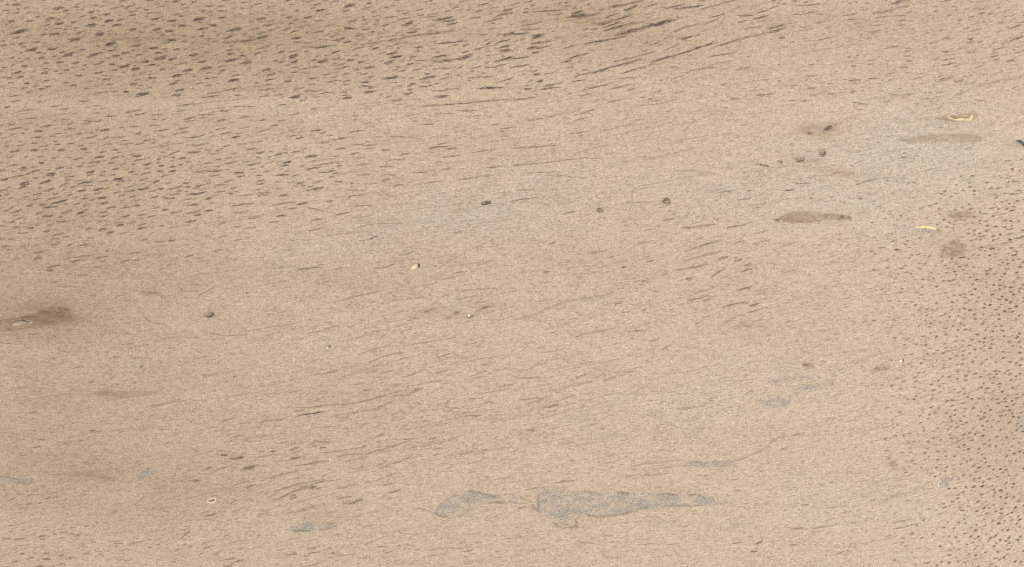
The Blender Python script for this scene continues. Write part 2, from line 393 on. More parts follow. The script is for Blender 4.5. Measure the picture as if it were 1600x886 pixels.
TILES[(800, 0)] = """410 75 60 12;420 95 120 18 8;600 135 120 12;620 100 70 9;620 155 100 10;700 105 110 10;640 175 110 12;595 187 40 12;735 147 60 8;740 50 70 14;860 35 80 6;1010 42 130 9 8;1100 45 160 12 7;1200 0 60 8;1400 50 80 5;1280 98 80 8;1250 130 90 5;1455 95 90 12;1440 132 60 8;1555 105 90 12;1560 70 70 10;1500 172 100 8;1080 178 140 7;1090 235 60 12;240 65 180 10 6;290 90 60 5;85 75 36 10;90 55 24 9;105 10 50 9;20 25 50 9;70 135 50 6;150 145 70 8;100 152 60 7;120 178 110 6 3;50 210 110 12 3;160 222 60 16;155 235 60 10;160 265 60 12;210 260 80 6;130 300 60 14;200 290 80 9;145 328 36 12;50 360 100 8;45 412 100 12;140 442 36 10;150 462 40 12;170 505 40 12;100 555 40 12;90 535 30 6;235 553 120 8 7;240 530 60 12;300 518 40 8;70 615 150 10 6;365 287 80 9;410 355 140 8;340 382 60 10;360 420 40 10;250 450 80 5;420 502 70 10;760 440 130 9 14;740 485 110 9 6;520 540 180 6 7;740 555 50 8;680 538 120 5;455 590 70 8;650 625 110 7;450 700 130 8 15;430 745 90 6;410 825 90 7;660 795 190 6 11;180 735 160 5 8;910 572 40 7;880 650 180 5;900 630 50 5;1040 575 60 6;1320 527 30 14;1310 340 150 8 12;1475 350 24 10;1190 430 150 6 10;1040 480 70 6;1325 430 24 7;1440 428 70 7;1410 610 90 7;1330 670 30 6;1560 595 70 7;1520 560 90 5;890 270 60 5;1000 295 80 5;750 390 100 6"""
TILES[(1200, 0)] = """35 48 60 9;250 30 140 9 7;235 80 140 8 7;55 165 100 14 14;60 185 90 12 14;85 237 40 12;220 190 90 7;230 168 60 6;150 260 24 6;105 290 30 6;320 140 60 6;375 173 30 8;345 245 80 7;225 243 30 6;510 90 80 9;520 123 50 9;515 20 24 10;555 15 20 9;605 58 50 8;680 80 50 9;830 12 130 14 12;820 100 80 8;720 108 90 7;690 155 60 5;660 195 60 9;650 210 40 5;630 238 36 6;825 128 50 8;830 155 36 7;880 75 40 6;975 22 50 8;1110 8 50 8;1160 40 20 14;1175 62 20 8;1320 12 40 6;1335 58 40 6;1435 48 30 8;1435 25 30 8;1265 105 30 8;1010 98 30 6;1130 98 30 6;1195 125 30 8;1185 150 30 6;1240 175 40 10;1295 190 50 8;1300 215 40 6;1265 243 40 12;1265 262 40 8;1325 260 40 9;1410 265 30 8;1450 195 40 8;1460 140 40 9;1490 100 24 6;1480 70 30 6;1540 165 80 9;1590 140 50 9;1560 242 110 9;1480 268 40 6;1575 322 60 9;1440 303 70 7;1265 327 60 6;1110 322 40 12;1110 238 40 10;1030 267 50 7;995 205 30 7;910 210 20 6;790 290 40 8;750 298 40 5;870 302 24 9;870 320 30 8;870 350 36 9;880 380 40 10;850 420 50 8;770 455 40 7;870 455 30 7;960 458 24 6;1050 372 36 10;1130 372 60 7;1125 400 80 10;1180 410 40 7;1075 475 36 8;1110 490 70 9;1190 502 60 7;1250 472 50 6;1320 415 50 7;1425 455 70 7;1410 350 50 10;1420 372 40 8;1410 330 30 7;1510 380 50 9;1530 490 110 5;1425 510 40 6;1540 548 40 6;1240 568 24 7;1070 578 40 8;1010 577 24 7;880 587 40 9;790 590 40 6;740 635 30 7;765 500 30 7;930 488 60 5;950 520 24 6;660 490 60 10;545 502 70 12;540 520 30 7;530 575 40 9;480 555 16 5;590 565 20 7;640 403 36 8;650 375 60 5;535 412 30 12;505 357 18 8;560 345 16 10;425 447 20 9;270 473 50 8;240 498 20 8;270 550 50 9;155 532 40 7;70 505 20 8;15 585 40 6;160 625 50 7;240 628 60 6;270 597 36 6;400 585 50 6;390 522 36 7;270 405 30 8;70 402 20 7;570 645 90 7 -10;575 685 50 6 -8;1330 628 70 6 -15;980 617 40 7;1020 632 16 7;925 645 30 6;370 804 70 18 25;395 786 34 16 40;260 830 36 16 15;420 780 30 8 30"""
TILES[(0, 222)] = """40 28 40 9;125 25 40 9;215 8 36 9;275 22 50 8;285 48 40 8;360 15 36 8;440 8 40 10;210 50 40 20;95 55 60 14;380 50 36 24;255 90 40 12;60 95 40 6;165 92 24 9;260 130 30 22;370 160 50 12;100 143 40 9;10 178 44 12;145 160 40 12;150 172 40 10;210 183 80 12;125 210 100 10;25 232 50 12;315 203 60 18;285 250 70 14;155 255 50 12;155 268 50 12;140 285 60 10;20 300 50 9;45 325 40 9;70 350 30 8;170 317 40 8;160 342 36 9;235 325 50 7;320 292 36 12;290 305 40 7;345 322 30 9;325 350 40 10;440 215 50 10;430 237 45 9;410 262 50 9;380 275 24 12;455 280 36 9;400 295 20 9;435 328 30 7;505 305 50 12;530 350 36 10;540 395 36 9;480 385 40 9;375 372 90 14;300 407 50 14;345 405 30 10;265 390 40 12;185 398 40 12;225 358 40 7;115 425 30 9;75 407 30 9;45 427 36 9;90 437 40 6;250 442 36 9;300 460 55 12;405 440 45 9;375 470 30 8;380 497 50 12;310 517 45 9;235 517 30 9;120 475 40 8;75 497 36 12;140 505 40 7;30 525 30 10;100 530 36 12;190 537 40 16;155 565 36 9;290 555 36 16;365 575 60 12;410 590 40 9;340 605 40 8;345 635 60 10;180 602 24 9;70 607 36 10;145 650 40 9;25 650 36 12;55 670 24 9;245 690 60 10;235 725 50 12;430 688 40 6;440 640 40 10;510 645 80 9;500 715 150 7;480 740 80 10;340 775 80 10;310 800 40 14;520 828 60 8;610 778 50 6;500 440 45 12;520 460 40 9;545 500 40 7;550 540 40 12;560 600 40 9;485 105 60 8;520 45 40 14;640 62 40 10;715 48 40 10;620 92 50 12;590 125 60 12;500 150 40 10;575 150 60 7;565 185 50 14;560 205 40 8;645 185 30 10;635 205 40 7;540 250 50 12;560 270 36 10;645 243 50 8;610 293 60 12;660 287 40 8;610 320 50 9;635 348 50 14;650 380 45 16;695 410 50 10;645 435 40 8;650 462 40 10;640 490 50 8;660 518 40 7;640 545 50 18;685 565 50 16;720 170 40 12;750 65 30 9;715 97 40 12;700 130 40 8;775 133 40 10;700 205 36 8;735 232 50 16;755 243 40 9;820 185 40 12;855 87 50 14;870 108 60 8;780 12 60 8;870 12 45 8;670 15 50 7;915 140 40 14;915 165 36 10;910 193 50 10;850 203 30 7;900 232 60 8;975 248 40 12;1020 212 40 7;1000 182 40 12;1005 147 30 16;990 105 24 26;1025 25 40 9;1085 65 70 8;1075 97 30 10;1070 118 24 8;1140 100 40 14;1080 155 36 9;1075 183 45 12;1210 63 70 12;1250 13 90 6;1190 15 40 7;1245 185 70 10;1335 177 90 9 3;1300 130 60 6;1340 72 60 6;1410 22 40 9;1430 100 50 8;1430 130 50 7;1565 45 60 10;1500 12 50 7;1535 122 40 9;1570 138 50 9;1490 192 50 12;1500 212 45 10;1430 243 60 8;1340 208 50 6;1250 270 50 10;1225 285 40 8;1170 280 30 24;1165 255 40 9;1090 285 90 7;1000 292 45 12;955 303 50 9;895 292 60 14;800 283 50 10;810 305 60 12;730 315 40 8;760 335 40 9;835 338 45 9;855 360 36 7;850 393 45 9;780 410 50 8;745 435 30 8;785 462 40 12;885 452 50 8;945 465 50 9;975 408 40 9;965 343 45 9;1055 350 60 12;1085 325 50 7;1170 357 40 10;1245 322 80 12;1190 325 50 8;1300 350 45 12;1200 392 60 12;1325 380 30 9;1205 433 80 9;1300 427 45 12;1230 455 40 12;1085 440 40 14;1030 423 36 8;1190 495 60 14;1110 530 110 6;1000 525 40 7;890 515 50 8;880 538 45 12;825 503 50 6;740 500 50 9;750 518 45 12;770 570 60 6;900 610 40 8;1070 613 40 12;1010 620 50 8;1360 675 60 12;1180 712 50 9;1240 725 50 6;1390 590 50 6;1460 285 40 7;1370 310 60 9;1440 320 24 14;1530 332 90 7;1370 265 60 5;1490 390 80 9;1560 385 40 7;1500 437 80 8;1570 475 40 9;1380 470 30 9;1385 507 40 8;1470 527 50 9;1560 535 70 9;1480 610 50 7;1560 590 50 6;790 740 60 10;850 735 36 8;640 745 30 9;670 680 16 12;640 720 70 8;760 648 24 6;840 690 50 9"""
TILES[(400, 222)] = """25 65 40 12;150 75 80 9;245 62 50 12;345 90 70 12;195 125 50 12;180 148 45 10;90 125 50 8;20 208 36 10;30 240 40 9;30 262 40 10;165 207 80 14;245 208 50 6;350 165 90 10;440 183 100 9;450 135 130 6;510 130 20 9;520 150 36 8;500 195 50 8;515 245 40 10;220 250 40 7;275 258 40 12;295 270 30 7;385 290 70 14;330 300 40 7;390 250 60 6;340 280 40 7;50 315 70 10;45 330 60 8;170 332 50 12;10 468 30 9;170 385 130 8;285 382 60 12;215 415 60 6;160 460 60 10;110 500 60 6;375 420 90 9 -8;385 485 70 7;375 545 80 7;545 447 80 7;660 400 130 6;660 465 120 5;620 335 80 6;620 300 100 6 -4;450 370 60 6;665 138 80 7;650 97 50 7;610 70 60 7;710 18 80 9;700 42 50 7;530 40 60 9;640 15 60 7;420 5 70 8;670 203 90 8;600 257 20 9;810 235 40 8;740 258 40 7;830 205 80 7;820 155 80 7;870 115 110 6;930 75 70 8;810 50 60 6;1020 188 80 7;1110 250 110 7;1135 35 110 10;1220 40 70 6;1170 10 80 6;1215 88 110 7;1420 55 140 5;1190 168 60 8;1140 127 40 8;1480 105 50 7;1480 155 70 8;1450 210 70 7;1340 220 140 5;890 270 60 8;720 600 24 14 25;745 590 24 14 25;340 785 140 6;1380 655 50 6;1270 815 80 7;1430 380 60 20;1440 372 40 14"""
TILES[(800, 222)] = """170 190 190 6 3;300 215 160 5 -4;90 297 100 8 2;80 360 160 7 8;250 632 40 10 20;1320 720 60 10;1410 735 50 9;1470 765 50 10;1460 800 70 9;1560 620 90 8;1560 560 90 7;1420 625 60 8;620 715 30 9;860 742 40 10;535 685 100 6;840 628 100 6;1100 850 40 14;780 375 160 6 -3;1340 305 100 8;1480 303 24 12;1450 355 80 8;1530 410 50 7;1570 145 60 14 -4;1525 140 16 10;360 440 60 10;830 870 50 9;700 780 30 12;220 810 50 9;1170 600 50 6;940 635 36 6;980 480 70 8"""
TILES[(1200, 222)] = """1500 115 40 9;1515 142 20 8;1275 213 30 12 0;1150 235 30 8;1060 232 20 7;910 253 24 9 -20;1545 247 36 9;1490 225 30 7;1440 287 40 9;1480 320 36 9;1560 303 40 9;1430 335 40 9;1420 348 24 9;1560 320 50 6;1170 320 20 9;780 323 24 10 -10;640 323 20 7;660 367 24 10 -10;580 350 20 9;690 403 30 9;400 345 16 9;280 325 20 8;270 350 24 8;480 383 16 8;960 410 24 7;1110 393 40 7;1020 395 40 7;880 405 16 8;1400 412 50 8;1520 427 36 10;1470 447 40 9;1350 447 24 9;1480 490 36 9;1410 385 20 9;1470 370 50 8;1505 543 36 10;1510 570 40 9;1560 600 40 10;1330 590 40 12;1280 610 50 7;1435 603 24 9;1480 628 60 8;1400 665 40 14;1440 668 24 8;1520 660 24 14;1580 640 30 10;1535 705 36 14;1210 720 40 14;1105 770 24 10;1045 770 20 8;1160 858 24 10;1095 865 20 12;965 855 24 12;1360 803 40 9;1410 825 20 10;1445 735 20 10;1490 733 24 9;1590 750 20 12;1490 790 30 9;1090 838 30 8;670 697 20 10 -20;620 588 30 7 -10;665 595 24 9;745 605 30 7;850 592 24 8;710 658 40 10;805 672 36 14;880 660 20 8;210 255 80 8 0;130 298 70 9 0;560 125 40 6 20;850 68 24 8;845 95 30 14;465 466 50 20 0;500 470 40 9 -10;450 480 24 12 20;55 487 26 14 0;525 145 24 8;640 192 12 8"""
TILES[(0, 444)] = """1190 332 100 5 0;1540 55 20 10;1310 565 100 6 3;480 520 50 9 15;800 370 80 6;870 385 120 5;775 310 12 8;905 328 16 8 -20;710 455 14 9;740 453 20 8;1065 398 24 8;235 603 24 7;570 610 40 6;615 805 16 9;340 325 20 9;1435 290 20 7;1465 577 20 8;575 70 50 8;955 420 30 8;210 800 40 10;120 515 30 7;870 272 16 7"""
TILES[(400, 444)] = """340 735 60 7;270 787 60 6;1010 655 60 12;1180 70 50 8;990 215 40 8;810 550 80 7;700 660 50 10;1230 765 140 6 -1;1200 793 70 6;1340 825 120 9 3;1440 735 60 8 20;1480 740 40 6;1370 712 80 7;1560 635 80 6;550 830 60 8;1430 505 60 7;1150 550 80 8;1120 605 100 7;990 555 140 6;120 143 12 9;280 105 30 8;865 693 14 8;950 640 14 8"""
TILES[(800, 444)] = """780 293 100 8 0;740 547 40 10 0;660 122 40 10;1180 45 80 9;1160 85 120 9;1390 130 160 10 10;1450 25 90 12;1510 130 60 12;1210 205 40 9;130 582 120 9 3;245 760 90 12;820 160 30 10;710 175 50 8;1160 245 30 9;1460 260 60 9 -20;1540 160 50 8;255 303 24 8;820 75 16 10;1230 95 60 9;1490 175 60 8;1250 710 60 6;1090 770 120 6 5;810 650 50 7;960 395 60 7 25;890 350 60 7"""
TILES[(0, 664)] = """1480 207 80 14 8;1550 267 90 12 14;1395 187 40 14;1380 160 30 8;1480 70 80 7;1530 97 30 9;1300 268 40 10;1225 345 50 12;235 135 60 8;260 92 50 9 -8;575 35 40 12;300 458 36 8;180 493 40 10;250 485 20 9;380 650 36 9;390 668 40 9;295 655 20 8;265 695 40 12;265 715 30 12;345 683 30 9;455 678 40 9;485 690 36 9;455 640 30 9;540 630 30 8;70 625 30 8;65 665 30 8;40 710 60 9;120 712 60 7;145 655 24 8;135 805 30 14;290 838 45 14;290 800 40 9;380 815 36 14;435 830 24 12;200 828 36 10;100 852 50 9;215 797 30 8;245 884 60 10;380 865 40 9;540 800 30 9;935 763 24 12;740 740 60 9;850 733 120 6;985 745 20 8;1110 775 36 9;1190 755 36 10;1150 747 30 8;1270 742 24 10;1300 765 60 9;1350 803 20 9;1430 835 60 8;1480 852 80 9;1420 880 60 8;1500 770 50 9;1410 690 30 9;1160 680 60 10 40;1080 855 30 10;850 120 24 8;415 113 30 9;510 98 24 8;1120 110 30 8;1020 30 30 8;1560 380 60 9 20;1450 480 40 9 40;1310 560 70 9 14"""
TILES[(400, 664)] = """240 150 60 12;245 170 60 8;245 205 70 12;40 165 24 12;105 165 30 12;420 140 40 9;360 135 40 7;345 388 60 16;390 397 30 14;230 440 36 12;235 455 40 9;820 370 60 7;860 413 80 8;540 458 110 8 8;640 470 50 16 20;600 487 40 16;1350 295 40 8;1430 155 20 9;1330 180 180 6 2;360 765 70 9;360 795 70 9;460 770 24 9;480 800 30 10;220 810 70 8;310 818 60 7;560 810 70 8;820 795 50 8;780 760 70 7;710 735 70 9 25;10 250 20 12;85 357 16 10;770 65 60 10 25;1100 85 50 7;1120 185 40 7;970 85 80 8;630 270 80 7;935 5 24 9;1130 145 60 6;1320 788 60 8;1010 778 24 9"""
TILES[(800, 664)] = """205 78 24 8;1170 315 30 9;1210 315 24 9;1555 290 20 8;1395 735 40 10;1540 735 40 12;1510 790 40 12;840 745 80 7;600 690 60 7;480 740 100 6;890 310 160 6;340 355 120 6;150 395 120 7;1000 742 80 6;740 315 80 6;60 515 50 8;620 265 24 8;120 30 60 12;1410 410 60 7"""
TILES[(1200, 664)] = """340 635 120 7 5;1180 103 80 9;155 748 40 8;395 360 20 9;490 543 60 7;850 600 110 6;840 635 130 6;1075 553 30 7;100 150 30 7;990 858 40 10;840 705 24 7;230 500 40 8;760 690 24 8;450 797 50 9;180 60 50 8;740 160 30 8;360 40 24 7"""
# long streaks of the grain: polylines in the same units, then width and darkness
STREAKS = {
(0, 0): ["540 268 640 250 780 242 920 240 1020 238|12 .34", "1380 266 1460 262 1530 255 1596 248|14 .75"],
(400, 0): ["650 277 770 262 860 245 1000 222 1100 210 1280 186|11 .75", "1105 388 1200 375 1320 360|20 .85", "1030 668 1160 655 1300 645 1400 632 1596 620|10 .75", "560 690 700 668 830 640 1000 615|5 .35"],
(800, 0): ["450 272 540 260 640 240 720 225|14 .85", "630 222 740 195 880 155 1000 128 1040 118|24 .85", "860 390 950 362 1090 325 1180 290 1280 262|14 .85", "1270 290 1340 268 1420 243 1500 225 1596 205|11 .75", "400 472 500 455 600 425 700 398 770 378|12 .8", "615 390 740 360 890 322|9 .75", "380 110 450 105 530 88|20 .7", "500 150 580 140 660 120|14 .75", "600 45 700 30 820 0|16 .75", "1180 55 1260 38 1350 12 1400 0|11 .7", "640 180 760 150 900 118|7 .5"],
(1200, 0): ["700 84 740 72 800 50 880 36|11 .7", "0 205 40 198 90 185|10 .7", "765 28 820 10 860 0|12 .75"],
(400, 222): ["620 535 740 510 840 506 920 507|7 .5", "890 705 940 697 975 683|9 .6", "740 790 800 782 865 760|8 .55", "260 800 340 785 430 760|7 .5", "1130 790 1200 745 1290 700|6 .4"],
(800, 222): ["0 42 25 38 150 30 290 18|9 .62", "0 147 120 138 260 122 380 105 540 100|8 .6", "1020 176 1140 180 1270 198|8 .5", "1050 537 1130 533 1200 520 1270 510|11 .68", "1330 540 1420 522 1490 502|9 .62", "1110 670 1200 640 1310 610|11 .62", "1060 745 1200 705 1310 680|10 .58", "1240 840 1330 785|13 .6", "1010 800 1120 785 1235 763|10 .6", "380 80 500 40 620 15|6 .3", "580 75 640 62|7 .4"],
(1200, 222): ["540 268 610 250 675 230|9 .75", "735 20 760 80 780 120|3 .35", "0 160 120 150 230 145|4 .3"],
(0, 444): ["940 775 970 760 1040 740 1120 722|8 .5", "1380 860 1420 843 1470 832|9 .5", "920 230 960 238 1015 252|7 .45", "1280 302 1400 320 1480 320 1550 315|6 .5", "1230 72 1280 50 1335 26|7 .42", "350 405 400 418 440 430|6 .35", "0 368 80 366|6 .5"],
(400, 444): ["255 824 350 805 440 793|9 .85", "40 855 125 850 190 835|10 .6", "240 770 340 768 430 755 580 745 640 735|9 .6", "620 740 720 720 830 685 940 655|9 .55", "860 695 950 690 1040 648|10 .55", "700 785 800 755 860 725|8 .55", "640 540 700 530 780 490|7 .5", "690 500 780 455 850 435 920 425|7 .55", "640 440 750 400 860 380|6 .5", "1100 465 1160 450 1235 424|7 .45", "920 385 1100 355 1250 330|6 .45", "1290 385 1380 362|8 .5", "330 305 420 290 510 255|8 .5", "520 105 640 70 780 40|8 .45", "840 105 930 95 1050 78|7 .45", "1250 50 1300 40 1440 30 1500 25|8 .5", "860 268 990 230|8 .5", "1340 575 1420 545|8 .5", "410 557 510 545|8 .55", "610 630 690 610|7 .45", "610 350 720 300 830 280|6 .3", "460 830 560 805 650 790|7 .4", "850 630 960 615|6 .4"],
(800, 444): ["380 335 490 300 600 285|8 .55", "570 605 650 575|12 .5", "30 590 100 583 150 575|7 .5", "60 722 140 712 210 715|9 .55", "80 750 140 735 200 715|8 .45", "400 590 470 550|9 .45", "280 735 390 690|9 .42", "380 640 500 605|9 .4", "0 545 90 535 200 490|7 .35", "40 215 150 185 240 145 340 105 430 95 560 70 640 55|16 .34"],
(0, 664): ["1340 285 1400 270 1460 240|8 .55", "1500 283 1550 274 1596 258|9 .7", "1380 400 1480 370 1596 330|6 .35"],
(400, 664): ["0 205 70 190 140 180|9 .55", "0 80 100 62 200 52|6 .4", "220 260 320 245 430 222|8 .6", "400 175 550 160 690 135|8 .58", "510 190 680 180 800 150 960 100|10 .58", "330 125 380 100 490 105|8 .55", "820 250 900 230 980 185|9 .55", "570 225 700 195|7 .4", "60 340 150 310 280 280|8 .5", "75 455 160 400 240 375 400 345 440 340|9 .55", "110 475 230 415 330 380 450 345|10 .6", "370 18 430 14 520 5|7 .45", "500 400 640 365|8 .5", "720 358 800 325 880 300|8 .45", "1080 785 1150 765 1300 772|7 .45", "300 885 370 868 440 840|9 .5", "880 755 950 745 990 760|7 .4", "250 545 310 520 370 500|7 .4", "0 575 90 545|6 .35", "100 415 160 400|6 .4", "970 518 1040 522 1090 540|8 .35"],
(800, 664): ["950 508 1130 506|7 .42", "550 575 700 558 800 530|8 .45", "1310 250 1400 225 1500 185 1596 140|8 .40", "30 488 100 490 150 520 180 580|8 .35", "240 630 320 640 400 635|8 .38", "390 560 440 552|8 .40", "560 240 640 230 720 200|6 .4", "900 170 960 150|6 .35"],
(1200, 664): ["0 118 40 95 100 70 200 58|8 .52", "120 640 180 646 230 640|8 .7", "400 520 500 500|6 .3", "580 440 650 420 690 390|7 .32"],
}
Z = 3.99

# ------------------------------------------------------------------ collect pores
pores = []          # x, y, L, W, angle, amount
for (ox, oy), s in TILES.items():
    for e in s.split(';'):
        v = [float(t) for t in e.split()]
        x = ox + v[0] / Z; y = oy + v[1] / Z
        pores.append([x, y, v[2] / Z, v[3] / Z, v[4] if len(v) > 4 else None])
arr = np.array([[p[0], p[1]] for p in pores])
ga = grain_angle(arr[:, 0], arr[:, 1])
for p, a in zip(pores, ga):
    if p[4] is None:
        p[4] = a + random.gauss(0, 3.0)
    zone = 1.0
    x, y, Ln, W = p[:4]
    am = .50 + .30 * min(1, (W - 1.5) / 2.0)
    top = (y < 150 + 0.0 * x and x < 1130) or (x < 560 and y < 345)
    if top:
        am = min(max(am + .08, .66), .84)
        p[3] = max(p[3], 1.9); p[2] *= 1.06
    if y > 430 and x < 1400:
        am -= .06
    p.append(min(1.0, max(.40, am * 1.10 + random.uniform(-.12, .1))))


# ------------------------------------------------------------------ the board itself (relief sunk under the pores)
def axis(n_in, size, margin, cell, coarse):
    inner = np.arange(-12, size + 12 + .01, cell)
    k = int((margin - 12) / coarse)
    lo = np.linspace(-margin, -12, k, endpoint=False)
    hi = np.linspace(inner[-1], size + margin, k + 1)[1:]
    return np.concatenate([lo, inner, hi])


MX, MY = 420, 380
gx = axis(0, FW, MX, 1.6, 9.0)
gy = axis(0, FH, MY, 1.6, 9.0)
X, Y = np.meshgrid(gx, gy)
nx, ny = len(gx), len(gy)
H = (fbm(X / 40.0, Y / 6.0 - X / 60.0, 5, 3) - .5) * .10 - .06
i0 = int(np.searchsorted(gx, -12)); j0 = int(np.searchsorted(gy, -12))


def sink(px, py, rad, depth):
    a = int(i0 + (px - rad + 12) / 1.6) - 1; b = int(i0 + (px + rad + 12) / 1.6) + 3
    c = int(j0 + (py - rad + 12) / 1.6) - 1; d = int(j0 + (py + rad + 12) / 1.6) + 3
    a = max(a, 0); c = max(c, 0)
    if a >= b or c >= d:
        return
    xs = X[c:d, a:b]; ys = Y[c:d, a:b]
    m = (xs - px) ** 2 + (ys - py) ** 2 < rad * rad
    H[c:d, a:b][m] = np.minimum(H[c:d, a:b][m], -depth)


DEEP_W = 12 / Z
for p in pores:
    if p[3] >= DEEP_W:
        ca, sa = math.cos(math.radians(p[4])), -math.sin(math.radians(p[4]))
        n = max(2, int(p[2] / 1.5))
        for k in range(n):
            t = -1 + 2 * (k + .5) / n
            if abs(t) < .75:
                sink(p[0] + t * p[2] / 2 * ca, p[1] + t * p[2] / 2 * sa, max(1.3, p[3] * .45), 1.0)

PITS = [  # x, y, rx, ry, angle, depth, darkness of the wall, floor grey
    (938, 328, 5.5, 3.8, -10, 2.2, .80, .5), (1042.5, 314.7, 7.5, 5.0, -8, 2.4, .66, .6), (1285, 238.5, 6.0, 6.0, 20, 2.4, .66, .5),
    (1250, 249, 8.0, 4.6, 5, 2.0, .60, .7), (1219, 253, 4.2, 2.6, 0, 1.5, .60, .3), (327.5, 491.7, 7.2, 4.6, 6, 2.4, .78, .7),
    (1294, 200.5, 8.6, 3.6, 26, 2.0, .70, .2), (1265, 208, 3.8, 2.4, 10, 1.6, .62, .2), (1316.5, 339.5, 5.0, 3.6, -5, 2.0, .60, .3),
    (1325, 340.5, 5.5, 2.6, -8, 1.6, .52, .2), (1214, 344, 3.4, 2.2, 0, 1.5, .60, .2), (1395, 725.5, 4.5, 4.0, 0, 1.2, .42, .3),
    (514.2, 541.0, 2.4, 2.2, 0, 2.0, .98, .0), (331, 781.8, 4.0, 2.6, 20, 1.6, .55, .6)]
for (x, y, rx, ry, an, dp, wl, fl) in PITS:
    ca, sa = math.cos(math.radians(an)), math.sin(math.radians(an))
    dx = X - x; dy = -(Y - y)
    u = (dx * ca + dy * sa) / rx; v = (-dx * sa + dy * ca) / ry
    H[(u * u + v * v) < .92] = -(dp + 1.0)

tan, gry, pnk = tone_at(X.ravel(), Y.ravel())
brn = blobs(X.ravel(), Y.ravel(), BRN_SOFT)
brn *= .62 * sstep(.15, .85, fbm(X.ravel() / 26, Y.ravel() / 4.5 - X.ravel() / 60, 91, 3))* 1.5
drk = blobs(X.ravel(), Y.ravel(), DRK_SOFT)
gsoft = np.zeros_like(drk)
verts = to_xyz(X.ravel(), Y.ravel(), H.ravel())
idx = np.arange(nx * ny).reshape(ny, nx)
quads = np.stack([idx[:-1, :-1], idx[1:, :-1], idx[1:, 1:], idx[:-1, 1:]], -1).reshape(-1, 4)
# sides and underside of the plank, 22 mm thick
ring = np.concatenate([idx[0, :], idx[1:, -1], idx[-1, -2::-1], idx[-2:0:-1, 0]])
low = verts[ring].copy(); low[:, 2] = -0.022
nb = len(verts); nr = len(ring)
ll = nb + np.arange(nr)
side = np.stack([ring, np.roll(ring, -1), np.roll(ll, -1), ll], -1)
flat = np.concatenate([quads.ravel(), side.ravel(), ll])
tot = np.concatenate([np.full(len(quads) + nr, 4), [nr]])
verts = np.concatenate([verts, low])
tone = np.stack([tan, gry, pnk], -1); tone = np.concatenate([tone, tone[ring]])
fxa = np.stack([drk, gsoft, np.clip(brn, 0, 1)], -1); fxa = np.concatenate([fxa, fxa[ring]])
board = make_mesh('wooden_board', verts, flat, tot, MAT_WOOD, {'tone': tone, 'fx': fxa})
board['label'] = 'pale brown sanded wooden board with dark pores and grey mineral streaks'
board['category'] = 'wooden board'


# ------------------------------------------------------------------ mineral patches and stains: thin irregular skins lying in the face
def seg_dist(px, py, poly):
    P = np.array(poly, float); Q = np.roll(P, -1, 0)
    d = np.full(px.shape, 1e9); ins = np.zeros(px.shape, bool)
    for (ax, ay), (bx, by) in zip(P, Q):
        vx, vy = bx - ax, by - ay
        t = np.clip(((px - ax) * vx + (py - ay) * vy) / (vx * vx + vy * vy + 1e-9), 0, 1)
        d = np.minimum(d, np.hypot(px - ax - t * vx, py - ay - t * vy))
        c = ((ay > py) != (by > py)) & (px < (bx - ax) * (py - ay) / (by - ay + 1e-12) + ax)
        ins ^= c
    return np.where(ins, d, -d)


